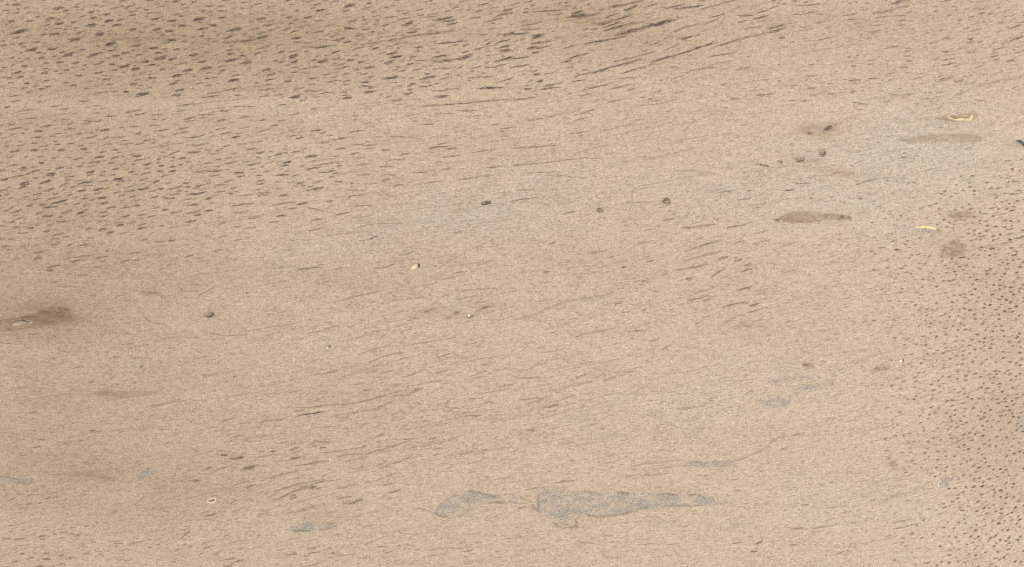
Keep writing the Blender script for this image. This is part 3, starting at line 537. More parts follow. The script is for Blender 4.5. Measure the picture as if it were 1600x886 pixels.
def patch(name, ox, oy, poly, mat, grey=0, brown=0, dark_rim=0, soft=3.0, ragged=3.0, seed=1, lift=.10, label=None, pale=0, cell=1.4, mott=.9, clean=False):
    poly = [(ox + a / Z, oy + b / Z) for a, b in zip(poly[::2], poly[1::2])]
    P = np.array(poly)
    x0, y0 = P.min(0) - 6 - ragged; x1, y1 = P.max(0) + 6 + ragged
    gx_ = np.arange(x0, x1, cell); gy_ = np.arange(y0, y1, cell)
    xx, yy = np.meshgrid(gx_, gy_)
    d = seg_dist(xx, yy, poly) + (fbm(xx / 7.0, yy / 4.0, seed, 3) - .42) * 2 * ragged
    m = sstep(-soft * .4, soft * .7, d)
    keep = m > 0.001
    kq = keep[:-1, :-1] | keep[1:, :-1] | keep[1:, 1:] | keep[:-1, 1:]
    for (qx, qy, rx, ry, an, dp, wl, fl) in PITS:
        ca, sa = math.cos(math.radians(an)), math.sin(math.radians(an))
        u = ((xx - qx) * ca - (yy - qy) * sa) / rx; v = (-(xx - qx) * sa - (yy - qy) * ca) / ry
        hole = u * u + v * v < 1.25
        kq &= ~(hole[:-1, :-1] | hole[1:, :-1] | hole[1:, 1:] | hole[:-1, 1:])
    ids = np.arange(xx.size).reshape(xx.shape)
    q = np.stack([ids[:-1, :-1], ids[1:, :-1], ids[1:, 1:], ids[:-1, 1:]], -1)[kq]
    used = np.unique(q); remap = np.full(xx.size, -1); remap[used] = np.arange(len(used))
    q = remap[q]
    px, py = xx.ravel()[used], yy.ravel()[used]
    mm = m.ravel()[used]; dd = d.ravel()[used]
    n = fbm(px / 15.0, py / 7.0, seed + 5, 3)
    n = n + .55 * (vnoise(px / 3.4, py / 2.6, seed + 21) - .5)
    if brown > grey:
        n = .45 * n + .65 * fbm(px / 34.0, py / 3.0 - px * .05, seed + 40, 3) - .05
    var = np.clip(1 - mott * .75 + mott * 1.5 * sstep(.28, .72, n), 0, 1.7)
    rim = 1.35 * dark_rim * np.exp(-((dd - 1.2) / 1.3) ** 2) * sstep(.35, .65, vnoise(px / 14., py / 9., seed + 9))
    b = blobs(px, py, BRN_SOFT) * .93 * sstep(.15, .85, fbm(px / 26, py / 4.5 - px / 60, 91, 3)) * (1 - mm * (1.0 if clean else .6))
    fx = np.stack([blobs(px, py, DRK_SOFT) + rim, 1.0 * grey * mm * var, np.clip(b + brown * mm * var, 0, 1)], -1)
    # skin stands a hair proud of the face
    hz = lift + .03 * mm + (fbm(px / 40.0, py / 6.0 - px / 60.0, 5, 3) - .5) * .10
    t = np.stack(tone_at(px, py), -1)
    if clean:
        t[:, 0] *= .3
    o = make_mesh(name, to_xyz(px, py, hz), q.ravel(), np.full(len(q), 4), mat, {'tone': t, 'fx': fx}, board)
    if label:
        o['label'] = label
    return o


G = dict(mat=MAT_MINERAL)
patch('mineral_patch', 400, 664, [1110,550,1150,490,1220,440,1340,410,1480,435,1540,440,1600,425,1640,450,1625,480,1720,490,1750,520,1755,460,1770,410,1840,395,1950,400,2050,410,2200,420,2340,420,2500,425,2750,432,2900,468,2990,480,2850,500,2730,506,2550,512,2480,522,2390,528,2300,558,2150,574,2040,568,1995,588,2005,632,1970,645,1880,632,1800,602,1765,550,1735,525,1700,505,1620,498,1596,490,1440,490,1380,512,1310,560,1240,590,1160,575],
      grey=.56, dark_rim=.40, soft=3.2, ragged=2.4, seed=3, label='large bone-shaped grey mineral patch', **G)
patch('mineral_patch', 400, 664, [195,655,230,630,300,605,420,612,550,605,500,635,420,655,320,665,240,668], grey=.70, dark_rim=.42, soft=1.8, ragged=1.2, seed=8, label='small grey lens-shaped mineral patch', **G)
patch('mineral_patch', 0, 664, [-40,318,60,315,80,332,140,335,175,315,205,340,180,370,120,362,60,380,-40,378], grey=.66, dark_rim=.26, soft=2.2, ragged=1.4, seed=12, **G)
patch('mineral_patch', 0, 664, [780,345,830,335,870,305,930,270,965,275,960,310,900,325,850,340,820,352], grey=.72, dark_rim=.38, soft=1.8, ragged=1.0, seed=13, **G)
patch('mineral_patch', 1200, 444, [20,590,60,598,130,585,220,570,280,568,270,590,200,600,100,622,40,622], grey=.62, soft=4, ragged=2.5, seed=14, **G)
patch('mineral_patch', 1200, 444, [150,650,200,640,280,625,400,610,430,620,380,635,280,650,220,665,165,690], grey=.66, dark_rim=.12, soft=3, ragged=2, seed=15, **G)
patch('mineral_patch', 1200, 444, [-60,720,0,705,50,705,150,700,150,730,100,770,40,780,-20,765], grey=.62, soft=4, ragged=3, seed=16, **G)
patch('mineral_patch', 1200, 444, [350,520,430,505,430,535,370,545], grey=.36, soft=4, ragged=2.5, seed=17, **G)
patch('mineral_patch', 1200, 444, [490,488,560,478,680,430,680,442,560,490,500,500], grey=.56, dark_rim=.1, soft=3, ragged=1.5, seed=18, **G)
patch('mineral_patch', 1200, 444, [10,470,90,440,200,445,280,520,150,560,40,560], grey=.20, soft=8, ragged=4, seed=19, **G)
patch('mineral_patch', 800, 664, [1060,240,1130,225,1300,230,1440,205,1440,230,1380,252,1280,270,1150,260], grey=.6, dark_rim=.18, soft=2.4, ragged=1.6, seed=20, **G)
patch('mineral_patch', 800, 664, [1080,80,1100,60,1140,30,1180,5,1185,40,1140,70,1100,95], grey=.46, soft=3, ragged=1.6, seed=21, **G)
patch('mineral_patch', 800, 664, [400,92,500,75,620,55,700,42,700,70,640,80,520,97], grey=.40, soft=4, ragged=2.5, seed=22, **G)
patch('mineral_patch', 800, 444, [855,800,900,780,950,798,940,828,880,828], grey=.50, soft=3, ragged=1.6, seed=23, **G)
patch('mineral_patch', 800, 444, [330,835,400,800,480,795,470,822,380,848], grey=.34, soft=4, ragged=2.5, seed=24, **G)
patch('mineral_patch', 800, 444, [540,780,620,750,720,735,640,765,560,790], grey=.34, soft=4, ragged=2, seed=25, **G)
patch('mineral_patch', 400, 664, [540,492,580,478,650,470,640,490,580,500], grey=.56, dark_rim=.2, soft=2.4, ragged=1.2, seed=26, **G)
patch('mineral_patch', 400, 664, [1430,582,1490,566,1492,580,1440,594], grey=.48, soft=2, ragged=1, seed=27, **G)
patch('mineral_patch', 1200, 444, [1540,870,1570,820,1640,815,1640,900,1550,900], grey=.50, dark_rim=.14, soft=3, ragged=2, seed=28, **G)
patch('mineral_patch', 800, 664, [-20,45,60,42,140,35,130,60,60,70,-20,68], grey=.42, dark_rim=.1, soft=3, ragged=1.6, seed=29, **G)
patch('mineral_patch', 800, 664, [1370,590,1430,585,1430,625,1390,655,1370,630], grey=.28, soft=4, ragged=2.5, seed=30, **G)
patch('mineral_patch', 800, 664, [880,610,990,600,1000,640,900,645], grey=.26, soft=5, ragged=3, seed=32, **G)
patch('mineral_patch', 1200, 664, [130,490,170,475,185,500,150,515], grey=.40, soft=3, ragged=1.5, seed=33, **G)
patch('mineral_patch', 1200, 664, [620,370,680,340,720,355,690,395,640,420,660,385], grey=.32, soft=3, ragged=2, seed=34, **G)
patch('mineral_patch', 1200, 664, [170,880,260,860,330,835,330,850,260,880], grey=.40, soft=3, ragged=1.6, seed=35, **G)
patch('mineral_patch', 0, 664, [320,245,390,238,410,252,360,262], grey=.32, brown=.1, soft=3, ragged=2, seed=36, **G)
patch('mineral_patch', 800, 444, [110,200,230,140,340,95,480,80,620,50,700,40,640,70,500,110,340,130,220,170,120,215], grey=.26, soft=4, ragged=2, seed=37, **G)
patch('mineral_patch', 1200, 664, [1070,385,1060,362,1085,342,1120,330,1155,318,1150,345,1105,375], grey=.46, dark_rim=.2, soft=1.6, ragged=1, seed=38, **G)
patch('mineral_patch', 1200, 222, [900,532,960,540,1060,552,1075,570,990,565,925,560], grey=.50, soft=1.8, ragged=.8, seed=39, **G)

B = dict(mat=MAT_STAIN)
patch('brown_stain', 0, 444, [-60,235,60,212,180,195,260,160,350,135,430,155,450,200,400,240,300,260,180,272,80,288,-60,288], brown=.58, dark_rim=.10, soft=6, ragged=3.5, seed=41, mott=.45, label='dark brown smear with a pale core', **B)
patch('brown_stain', 0, 444, [580,690,600,665,700,648,820,662,1000,668,940,690,850,702,720,720,640,715], brown=.34, soft=3.5, ragged=2, seed=42, mott=.5, **B)
patch('brown_stain', 1200, 222, [50,487,90,460,160,435,300,430,400,450,480,460,525,475,480,490,400,482,280,500,150,507,90,492], brown=.50, dark_rim=.16, soft=2.4, ragged=1.3, seed=43, mott=.5, label='brown spindle-shaped stain with dark ends', **B)
patch('brown_stain', 1200, 0, [790,880,860,862,940,848,1080,830,1280,835,1335,858,1330,884,1200,886,1000,882,880,890], brown=.36, dark_rim=.1, soft=2.0, ragged=1.3, seed=44, mott=.35, label='long tan stain below the yellow resin', **B)
patch('brown_stain', 1200, 444, [630,540,700,500,760,490,765,530,700,545,650,550], brown=.62, soft=2.0, ragged=1.3, seed=45, **B)
patch('brown_stain', 1200, 444, [190,502,230,480,295,490,295,525,240,527], brown=.60, soft=2.2, ragged=1.3, seed=46, **B)
patch('brown_stain', 1200, 444, [690,430,750,422,740,440,700,442], brown=.36, soft=2.4, ragged=1, seed=47, **B)
patch('brown_stain', 1200, 222, [1070,725,1090,650,1180,600,1240,640,1225,700,1150,722], brown=.46, grey=.10, soft=2.5, ragged=3.5, seed=48, **B)
patch('brown_stain', 1200, 222, [1120,450,1180,430,1280,430,1270,470,1200,500,1150,485], brown=.42, soft=2.5, ragged=3, seed=49, **B)
patch('brown_stain', 400, 444, [1030,185,1060,155,1115,145,1110,165,1060,190], brown=.62, grey=.1, soft=2.4, ragged=1.3, seed=50, **B)
patch('brown_stain', 400, 444, [1170,218,1250,172,1275,158,1262,190,1200,218], brown=.50, grey=.30, soft=2.4, ragged=1.6, seed=51, **B)
patch('brown_stain', 400, 444, [1300,205,1350,180,1440,130,1500,140,1400,160,1370,200,1330,222], brown=.56, grey=.15, soft=2.6, ragged=2, seed=52, **B)
patch('brown_stain', 0, 444, [860,60,930,45,1010,42,960,66,900,74], brown=.34, soft=3, ragged=2, seed=53, **B)
patch('brown_stain', 1200, 664, [690,475,760,440,830,415,835,428,770,460,720,485], brown=.36, soft=3, ragged=1.6, seed=54, **B)
patch('brown_stain', 1200, 0, [970,742,1060,728,1150,712,1290,705,1330,712,1290,745,1200,762,1080,752], brown=.60, soft=2.4, ragged=2, seed=55, **B)
patch('brown_stain', 1200, 0, [190,800,280,765,430,760,460,775,420,820,330,850,240,850], brown=.26, soft=5, ragged=3, seed=56, **B)
patch('brown_stain', 1200, 222, [370,195,440,180,540,180,540,205,450,220], brown=.30, soft=3, ragged=2, seed=57, **B)
patch('brown_stain', 0, 664, [470,268,560,285,720,330,710,350,620,340,520,305], brown=.34, soft=5, ragged=3, seed=58, **B)
patch('brown_stain', 400, 222, [1180,430,1260,405,1330,400,1340,420,1260,440], brown=.24, soft=4, ragged=3, seed=59, **B)
patch('brown_stain', 1200, 222, [60,130,170,118,330,100,350,118,200,135], brown=.22, soft=3, ragged=2, seed=60, **B)


patch('pale_core', 0, 444, [60,250,90,228,140,222,200,236,170,256,110,272,70,268], mat=MAT_STAIN, clean=True, grey=.10, dark_rim=.6, soft=1.6, ragged=1.2, seed=61, lift=.17, label='pale core of the dark brown smear')
patch('brown_stain', 0, 444, [-40,250,30,232,70,240,60,262,20,280,-40,284], mat=MAT_STAIN, brown=.3, grey=.25, dark_rim=.3, soft=2, ragged=1.6, seed=62, lift=.16)


# ------------------------------------------------------------------ pits (insect holes and pin knots): sunken bowls with a ragged lip
def pit(x, y, rx, ry, an, dp, wl, fl):
    acc = Acc()
    rx *= .88; ry *= .88
    n = 16
    ca, sa = math.cos(math.radians(an)), math.sin(math.radians(an))
    pts = []; fx = []; faces = []
    ph = random.uniform(0, 6.28)
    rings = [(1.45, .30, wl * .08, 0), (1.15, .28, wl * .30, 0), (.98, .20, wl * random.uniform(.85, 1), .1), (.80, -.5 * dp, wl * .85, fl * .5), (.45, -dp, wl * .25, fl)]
    jit = [random.uniform(.74, 1.22) for _ in range(n)]
    for (r, h, d, g) in rings:
        for k in range(n):
            t = 2 * math.pi * k / n
            u = math.cos(t) * rx * r * jit[k]; v = math.sin(t) * ry * r * jit[k]
            pts.append((x + u * ca - v * sa, y - (u * sa + v * ca), h + random.uniform(-.04, .04)))
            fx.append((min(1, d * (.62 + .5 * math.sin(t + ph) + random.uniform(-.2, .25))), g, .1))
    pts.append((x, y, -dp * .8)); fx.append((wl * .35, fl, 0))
    for r in range(len(rings) - 1):
        for k in range(n):
            a = r * n + k; b = r * n + (k + 1) % n
            faces.append((a, b, b + n, a + n))
    for k in range(n):
        faces.append((4 * n + k, 4 * n + (k + 1) % n, 5 * n))
    acc.add(pts, fx, faces)
    return acc.build('pit', MAT_PIT, board)


for P_ in PITS:
    pit(*P_[:6], min(1, P_[6] * 1.25), P_[7])


# ------------------------------------------------------------------ chips of resin and bark: small raised lumps
def chip(name, ox, oy, poly, mat, h=1.2, label=None, ring=False):
    P = np.array([(ox + a / Z, oy + b / Z) for a, b in zip(poly[::2], poly[1::2])])
    n = len(P); c = P.mean(0)
    pts = []; faces = []
    for (k, z) in ((1.0, -.3), (.97, h * .55), (.80, h)):
        for q in P:
            w = c + (q - c) * k
            pts.append((w[0], w[1], z + (random.uniform(-.12, .12) * h if k < .9 else 0)))
    for r in range(2):
        for k in range(n):
            a = r * n + k; b = r * n + (k + 1) % n
            faces.append((a, a + n, b + n, b))
    pts.append((c[0], c[1], h * .95))
    for k in range(n):
        faces.append((2 * n + k, 3 * n, 2 * n + (k + 1) % n))
    # outlines run clockwise or not: orient upward
    area2 = sum(P[i][0] * P[(i + 1) % n][1] - P[(i + 1) % n][0] * P[i][1] for i in range(n))
    if area2 < 0:
        faces = [f[::-1] for f in faces]
    p = np.array(pts)
    flat = [i for f in faces for i in f]
    o = make_mesh(name, to_xyz(p[:, 0], p[:, 1], p[:, 2]), flat, [len(f) for f in faces], mat, {}, board, smooth=False)
    if label:
        o['label'] = label
    return o


def band(name, ox, oy, line, widths, mat, h=1.0, label=None, closed=False):
    """a curved bead of resin or cream crust, built as an arched strip"""
    P = np.array([(ox + a / Z, oy + b / Z) for a, b in zip(line[::2], line[1::2])])
    W = np.array(widths) / Z
    n = len(P)
    pts = []; faces = []
    for i in range(n):
        a = P[i - 1] if (i > 0 or closed) else P[i]
        b = P[(i + 1) % n] if (i < n - 1 or closed) else P[i]
        d = b - a; d = d / (np.hypot(*d) + 1e-9); nn = np.array((-d[1], d[0]))
        for s, z in ((-.5, -.3), (-.3, h * .8), (.05, h), (.32, h * .75), (.5, -.3)):
            w = P[i] + nn * s * W[i] * random.uniform(.9, 1.1)
            pts.append((w[0], w[1], z * random.uniform(.85, 1.1)))
    for i in range(n if closed else n - 1):
        j = (i + 1) % n
        for s in range(4):
            faces.append((i * 5 + s, j * 5 + s, j * 5 + s + 1, i * 5 + s + 1))
    faces = [f[::-1] for f in faces]
    p = np.array(pts)
    o = make_mesh(name, to_xyz(p[:, 0], p[:, 1], p[:, 2]), [i for f in faces for i in f], [4] * len(faces), mat, {}, board)
    if label:
        o['label'] = label
    return o


chip('resin_chip', 400, 222, [955, 788, 972, 768, 995, 757, 1010, 764, 1008, 780, 990, 790, 970, 795], MAT_RESIN, 1.4, 'bright yellow resin chip near the middle')
chip('bark_speck', 400, 222, [1008, 756, 1024, 760, 1022, 778, 1010, 786, 1010, 770], MAT_BLACK, .7)
band('resin_bead', 1200, 0, [1118, 725, 1140, 738, 1170, 748, 1205, 742, 1235, 746, 1258, 742, 1275, 722, 1262, 712], [6, 12, 10, 20, 16, 26, 16, 6], MAT_RESIN, 1.2, 'yellow crescent of dried resin')
chip('resin_bead', 1200, 0, [1180, 716, 1210, 713, 1250, 716, 1225, 723, 1195, 724], MAT_RESIN_DULL, .7, 'dull olive resin inside the crescent')
chip('resin_bead', 1200, 222, [900, 529, 930, 521, 975, 518, 1020, 525, 1052, 536, 1046, 547, 1015, 543, 960, 535, 920, 535], MAT_RESIN, 1.2, 'thin yellow sliver of resin at the right')
chip('resin_bead', 1200, 222, [1050, 540, 1075, 545, 1095, 556, 1078, 563, 1056, 552], MAT_RESIN_DULL, .8)
chip('cream_chip', 1200, 444, [808, 486, 825, 470, 838, 468, 836, 484, 822, 484], MAT_CREAM, 1.2, 'tiny white chip beside a brown stain')
chip('bark_speck', 1200, 444, [838, 462, 846, 466, 845, 482, 839, 486], MAT_BLACK, .5)
chip('cream_chip', 400, 444, [434, 402, 443, 390, 452, 388, 450, 400, 441, 406], MAT_CREAM, 1.0, 'tiny cream chip beside a black pinhole')
chip('cream_chip', 400, 444, [1318, 198, 1326, 188, 1336, 190, 1332, 203, 1322, 206], MAT_CREAM, .7)
band('cream_ring', 0, 664, [1287, 479, 1300, 466, 1318, 460, 1336, 456, 1344, 466, 1341, 478, 1326, 484, 1306, 485], [9, 8, 8, 9, 8, 8, 8, 8], MAT_CREAM, .9, 'small cream ring around a grey pit', closed=True)
band('cream_crust', 1200, 664, [1080, 344, 1064, 356, 1058, 370, 1066, 384], [6, 9, 10, 6], MAT_CREAM, .9, 'white crescent crust on a grey pit')
chip('cream_chip', 1200, 664, [1130, 322, 1140, 316, 1144, 324, 1136, 328], MAT_CREAM, .6)
chip('bark_speck', 1200, 222, [1538, -10, 1570, -14, 1600, 4, 1640, 16, 1640, 46, 1600, 36, 1575, 12], MAT_BLACK, .6, 'black sliver of bark at the right rim')


# ------------------------------------------------------------------ pores and streaks
def pore_geo(acc, p):
    x, y, Ln, W, an, am = p
    ca, sa = math.cos(math.radians(an)), -math.sin(math.radians(an))
    deep = .20 if W >= DEEP_W else 0.0
    W = min(W, max(1.9, Ln * .27), 4.6)
    # wide pores are bundles of vessels cut side by side
    n = max(1, int(round(W / 2.5)))
    for q in range(n):
        s = ((q + .5) / n - .5) * W * .95 + random.uniform(-.3, .3)
        t = random.uniform(-.26, .26) if n > 1 else 0
        Lq = Ln * (random.uniform(.75, 1.25) if n > 1 else 1.28)
        Wq = W * .68 if n == 1 else random.uniform(1.3, 2.1)
        lens(acc, x + t * Ln * ca - s * sa, y + t * Ln * sa + s * ca, an + random.gauss(0, 3), Lq, max(1.15, Wq), min(1, am * random.uniform(.95, 1.2)), deep if q == 0 else 0,
             nst=6 if Ln > 14 else 5, rag=.55, edge=.72)
    # feathered fibres torn along the edges
    for _ in range(int(1 + W * .9 + Ln / 8)):
        t = random.uniform(-.5, .5)
        s = random.gauss(0, .24) * W
        lens(acc, x + t * Ln * ca - s * sa, y + t * Ln * sa + s * ca, an + random.gauss(6, 8), random.uniform(.3, .7) * min(Ln, 15), random.uniform(.7, 1.25),
             am * random.uniform(.55, 1.0), 0, nst=2, rag=.4, edge=.6)


order = sorted(range(len(pores)), key=lambda i: -pores[i][2] * min(pores[i][3], 5) * pores[i][5])
big = [i for i in order if 0 <= pores[i][0] <= FW and 0 <= pores[i][1] <= FH][:300]
bigset = set(big)
for i in big:
    a = Acc(); pore_geo(a, pores[i]); a.build('pore', MAT_PORE, board)
rest = Acc()
for i in range(len(pores)):
    if i not in bigset:
        pore_geo(rest, pores[i])

# random finer pores between them
occ = {}


def occupy(x, y):
    occ.setdefault((int(x // 12), int(y // 12)), []).append((x, y))


def free(x, y, dx, dy):
    cx, cy = int(x // 12), int(y // 12)
    for i in range(cx - 1, cx + 2):
        for j in range(cy - 1, cy + 2):
            for (a, b) in occ.get((i, j), ()):
                if ((a - x) / dx) ** 2 + ((b - y) / dy) ** 2 < 1:
                    return False
    return True


for p in pores:
    occupy(p[0], p[1])
    if p[2] > 18:
        for t in (-.33, .33):
            occupy(p[0] + t * p[2], p[1] - t * p[2] * math.tan(math.radians(p[4])))


def scatter(n, dens, make, dx, dy, x0=-MX, x1=FW + MX, y0=-MY, y1=FH + MY, acc=rest):
    xs = RNG.uniform(x0, x1, n); ys = RNG.uniform(y0, y1, n)
    keep = RNG.uniform(0, 1, n) < dens(xs, ys)
    xs, ys = xs[keep], ys[keep]
    an = grain_angle(xs, ys)
    for x, y, a in zip(xs, ys, an):
        if dx and not free(x, y, dx, dy):
            continue
        if dx:
            occupy(x, y)
        make(acc, x, y, a)


def dens_right(x, y):
    edge = 1455 - 40 * np.sin((y - 430) / 130.0)
    d = sstep(-60, 90, x - edge) * sstep(400, 470, y)
    d = np.maximum(d, .55 * sstep(1380, 1560, x) * sstep(240, 330, y))
    d = np.maximum(d, .35 * sstep(1340, 1420, x) * sstep(330, 380, y) * (1 - sstep(520, 560, y)))
    d *= .75 + .6 * sstep(.3, .7, fbm(x / 50., y / 40., 61, 2))
    d *= 1 - .75 * np.exp(-(((x - 1440) / 70) ** 2 + ((y - 770) / 60) ** 2))
    return d


def right_dot(acc, x, y, a):
    if random.random() < .15:
        lens(acc, x, y, a + random.gauss(0, 10), random.uniform(3, 6), random.uniform(1, 1.7), random.uniform(.3, .6), 0, nst=2)
        return
    f = float(sstep(1400, 1590, np.array([x]))[0])
    L_ = random.uniform(4.5, 9); W_ = random.uniform(1.8, 3.0) + .3 * f
    am = random.uniform(.55, .80) + .24 * f
    if random.random() < .25:
        am *= .75; L_ *= .8
    a += random.gauss(0, 8)
    lens(acc, x, y, a, L_, W_, min(am, .95), 0, nst=3, rag=.5, edge=.55)
    if random.random() < .7:
        lens(acc, x + random.uniform(-2, 2), y + random.uniform(-1.3, 1.3), a + random.gauss(0, 10), L_ * .7, 1.1, am * .8, 0, nst=2)


scatter(24000, dens_right, right_dot, 7.2, 4.7, x0=1300)


def dens_top(x, y):
    d = (1 - sstep(110, 160, y)) * (1 - sstep(700, 1150, x))
    d = np.maximum(d, (1 - sstep(330, 400, y + x * .18)) * (1 - sstep(420, 620, x)) * sstep(170, 215, y))
    d = np.maximum(d, .35 * (1 - sstep(0, 60, y)) * sstep(1000, 1300, x))
    return d


def top_dash(acc, x, y, a):
    inside = 0 < x < FW and 0 < y < FH
    a += random.gauss(0, 4)
    if inside:
        L_, W_, am = random.uniform(6, 13), random.uniform(1.3, 2.3), random.uniform(.45, .85)
    else:
        L_, W_, am = random.uniform(7, 15), random.uniform(1.8, 3.6), random.uniform(.5, .9)
    lens(acc, x, y, a, L_, W_, am, 0, nst=3, rag=.45, edge=.5)
    lens(acc, x + random.uniform(-3, 3), y + random.uniform(-1.2, 1.2), a, L_ * .6, 1.0, am * .8, 0, nst=2)


scatter(22000, dens_top, top_dash, 9.0, 4.7)


# brownish short dashes in the middle and lower areas
def dens_mid(x, y):
    d = .35 + 0 * x
    d += .9 * np.exp(-(((x - 1120) / 150) ** 2 + ((y - 450) / 70) ** 2))
    d += .7 * np.exp(-(((x - 1330) / 170) ** 2 + ((y - 460) / 90) ** 2))
    d += .8 * np.exp(-(((x - 80) / 190) ** 2 + ((y - 840) / 60) ** 2))
    d += .5 * np.exp(-(((x - 380) / 140) ** 2 + ((y - 850) / 60) ** 2))
    d += .5 * np.exp(-(((x - 680) / 260) ** 2 + ((y - 640) / 60) ** 2))
    d += .4 * np.exp(-(((x - 550) / 120) ** 2 + ((y - 860) / 30) ** 2))
    d += .4 * np.exp(-(((x - 100) / 160) ** 2 + ((y - 380) / 60) ** 2))
    d += .4 * sstep(1400, 1580, x)
    d *= sstep(.25, .62, fbm(x / 60., y / 26. - x / 200., 67, 2))
    return d * .8


def mid_dash(acc, x, y, a):
    L_ = random.uniform(4, 13) if random.random() < .85 else random.uniform(13, 26)
    lens(acc, x, y, a + random.gauss(0, 5), L_, random.uniform(.9, 1.7), random.uniform(.22, .50), 0, nst=3, rag=.5, edge=.45)


scatter(16000, dens_mid, mid_dash, 9.0, 5.0)


# long faint fibre lines following the grain
def dens_long(x, y):
    d = .12 + .9 * np.exp(-(((x - 620) / 230) ** 2 + ((y - 600) / 150) ** 2)) + .8 * np.exp(-(((x - 600) / 200) ** 2 + ((y - 730) / 60) ** 2))
    d += .6 * np.exp(-(((x - 900) / 260) ** 2 + ((y - 220) / 70) ** 2)) + .4 * np.exp(-(((x - 900) / 200) ** 2 + ((y - 600) / 60) ** 2))
    d += .4 * np.exp(-(((x - 560) / 150) ** 2 + ((y - 330) / 60) ** 2)) + .3 * np.exp(-(((x - 900) / 300) ** 2 + ((y - 840) / 40) ** 2))
    return d


def long_line(acc, x, y, a):
    lens(acc, x, y, a + random.gauss(0, 3), random.uniform(14, 42), random.uniform(.9, 1.4), random.uniform(.18, .38), 0, nst=7, rag=.8, edge=.4)


scatter(3600, dens_long, long_line, 16.0, 5.5)


# continuous wavy fibres: lines that follow the grain field
def stream_lines(n, dens, acc):
    x0 = RNG.uniform(-40, FW, n); y0 = RNG.uniform(0, FH, n)
    k = RNG.uniform(0, 1, n) < dens(x0, y0)
    x, y = x0[k].copy(), y0[k].copy()
    steps = RNG.integers(7, 30, len(x))
    path = [(x.copy(), y.copy())]
    wob = RNG.uniform(0, 6.28, len(x)); amp = RNG.uniform(1, 5, len(x))
    for q in range(30):
        a = np.radians(grain_angle(x, y) + amp * np.sin(q * .55 + wob))
        x = x + 4.2 * np.cos(a); y = y - 4.2 * np.sin(a)
        path.append((x.copy(), y.copy()))
    PX = np.array([p[0] for p in path]); PY = np.array([p[1] for p in path])
    for i in range(PX.shape[1]):
        m = steps[i]
        px = PX[:m, i]; py = PY[:m, i]
        t = np.linspace(0, 1, m)
        hw = random.uniform(.4, .75) * np.minimum(1, np.minimum(t, 1 - t) * 4 + .15)
        br = sstep(.25, .6, vnoise(np.arange(m) / 2.2, np.full(m, i * 7.3), 5))
        am = random.uniform(.14, .32) * (.05 + .95 * br)
        pts = []; fx = []; faces = []
        h0 = .18 + random.random() * .06
        for j in range(m):
            w = hw[j] * random.uniform(.7, 1.3)
            pts += [(px[j], py[j] - w, h0), (px[j], py[j] + w, h0 + .01)]
            fx += [(am[j], 0, 0)] * 2
        for j in range(m - 1):
            faces.append((2 * j, 2 * j + 1, 2 * j + 3, 2 * j + 2))
        acc.add(pts, fx, faces)


# hairline fibres everywhere
def dens_fine(x, y):
    return .35 + .65 * sstep(.3, .7, fbm(x / 45., y / 18. - x / 160., 71, 2))


def hair(acc, x, y, a):
    lens(acc, x, y, a + random.gauss(0, 8), random.uniform(2.5, 9), random.uniform(.7, 1.25), random.uniform(.14, .42), 0, nst=1, rag=.4, edge=.55)


fine = Acc()
scatter(42000, dens_fine, hair, 0, 0, -60, FW + 60, -60, FH + 60, acc=fine)

wave = Acc()
stream_lines(1300, lambda x, y: np.clip(dens_long(x, y) * .36 + .06, 0, 1), wave)
wf = wave.build('wavy_fibres', MAT_STREAK, board); wf['kind'] = 'stuff'
pf = rest.build('pore_field', MAT_PORE, board); pf['kind'] = 'stuff'
ff = fine.build('hairline_fibres', MAT_STREAK, board); ff['kind'] = 'stuff'


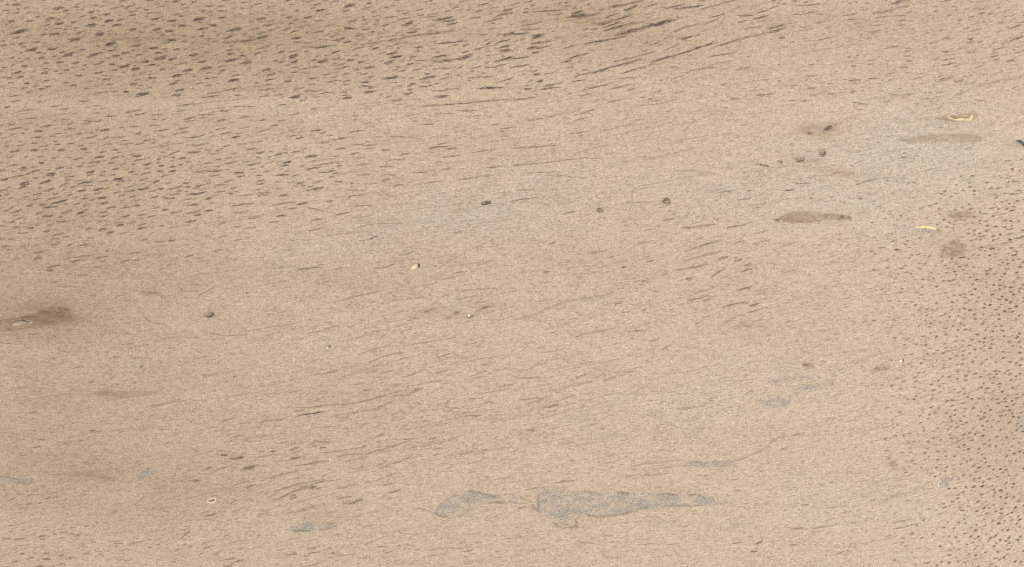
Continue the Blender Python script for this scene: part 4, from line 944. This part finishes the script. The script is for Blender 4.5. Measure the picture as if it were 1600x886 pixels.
def streak(ox, oy, spec):
    line, par = spec.split('|')
    v = [float(t) for t in line.split()]; W, am = [float(t) for t in par.split()]
    W /= Z
    P = np.array([(ox + a / Z, oy + b / Z) for a, b in zip(v[::2], v[1::2])])
    # smooth resample
    seg = np.concatenate([[0], np.cumsum(np.hypot(*(P[1:] - P[:-1]).T))])
    n = max(5, int(seg[-1] / 2.6))
    s = np.linspace(0, seg[-1], n)
    x = np.interp(s, seg, P[:, 0]); y = np.interp(s, seg, P[:, 1])
    for _ in range(3):
        x[1:-1] = (x[:-2] + 2 * x[1:-1] + x[2:]) / 4; y[1:-1] = (y[:-2] + 2 * y[1:-1] + y[2:]) / 4
    sd = random.randint(0, 9999)
    y = y + (vnoise(s / 9., s * 0, sd) - .5) * 1.1
    t = s / s[-1]
    prof = np.minimum(1, np.minimum(t, 1 - t) * 5 + .08) ** .7
    hw = W * .38 * prof * (.62 + .8 * vnoise(s / 7., s * 0 + 3, sd))
    amt = am * (.80 + .35 * sstep(.22, .6, vnoise(s / 11., s * 0 + 9, sd) * .7 + .3 * vnoise(s / 4., s * 0 + 5, sd)))
    gxx = np.gradient(x); gyy = np.gradient(y); g = np.hypot(gxx, gyy)
    nx_, ny_ = -gyy / g, gxx / g
    acc = Acc()
    pts = []; fx = []
    h0 = .22 + random.random() * .1
    for i in range(n):
        for sgn in (-1, 0, 1):
            r = hw[i] * sgn * random.uniform(.6, 1.4)
            pts.append((x[i] + nx_[i] * r, y[i] + ny_[i] * r, h0 + (.0 if sgn else -.03)))
            fx.append((min(.98, amt[i] * (1 if sgn == 0 else .55)), 0, 0))
    faces = []
    for i in range(n - 1):
        b = 3 * i; c = b + 3
        faces += [(b, b + 1, c + 1, c), (b + 1, b + 2, c + 2, c + 1)]
    acc.add(pts, fx, [f[::-1] for f in faces])
    # torn side fibres
    for _ in range(int(seg[-1] / 6 * max(.6, W / 2.5))):
        i = random.randrange(n)
        sdv = random.uniform(-.6, .6) * W
        an = math.degrees(math.atan2(-gyy[i], gxx[i]))
        lens(acc, x[i] + nx_[i] * sdv, y[i] + ny_[i] * sdv, an + random.gauss(0, 5), random.uniform(4, 12), random.uniform(.7, 1.3), am * random.uniform(.4, .8), 0, nst=2)
    acc.build('grain_streak', MAT_STREAK, board)


for (ox, oy), L_ in STREAKS.items():
    for sp_ in L_:
        streak(ox, oy, sp_)
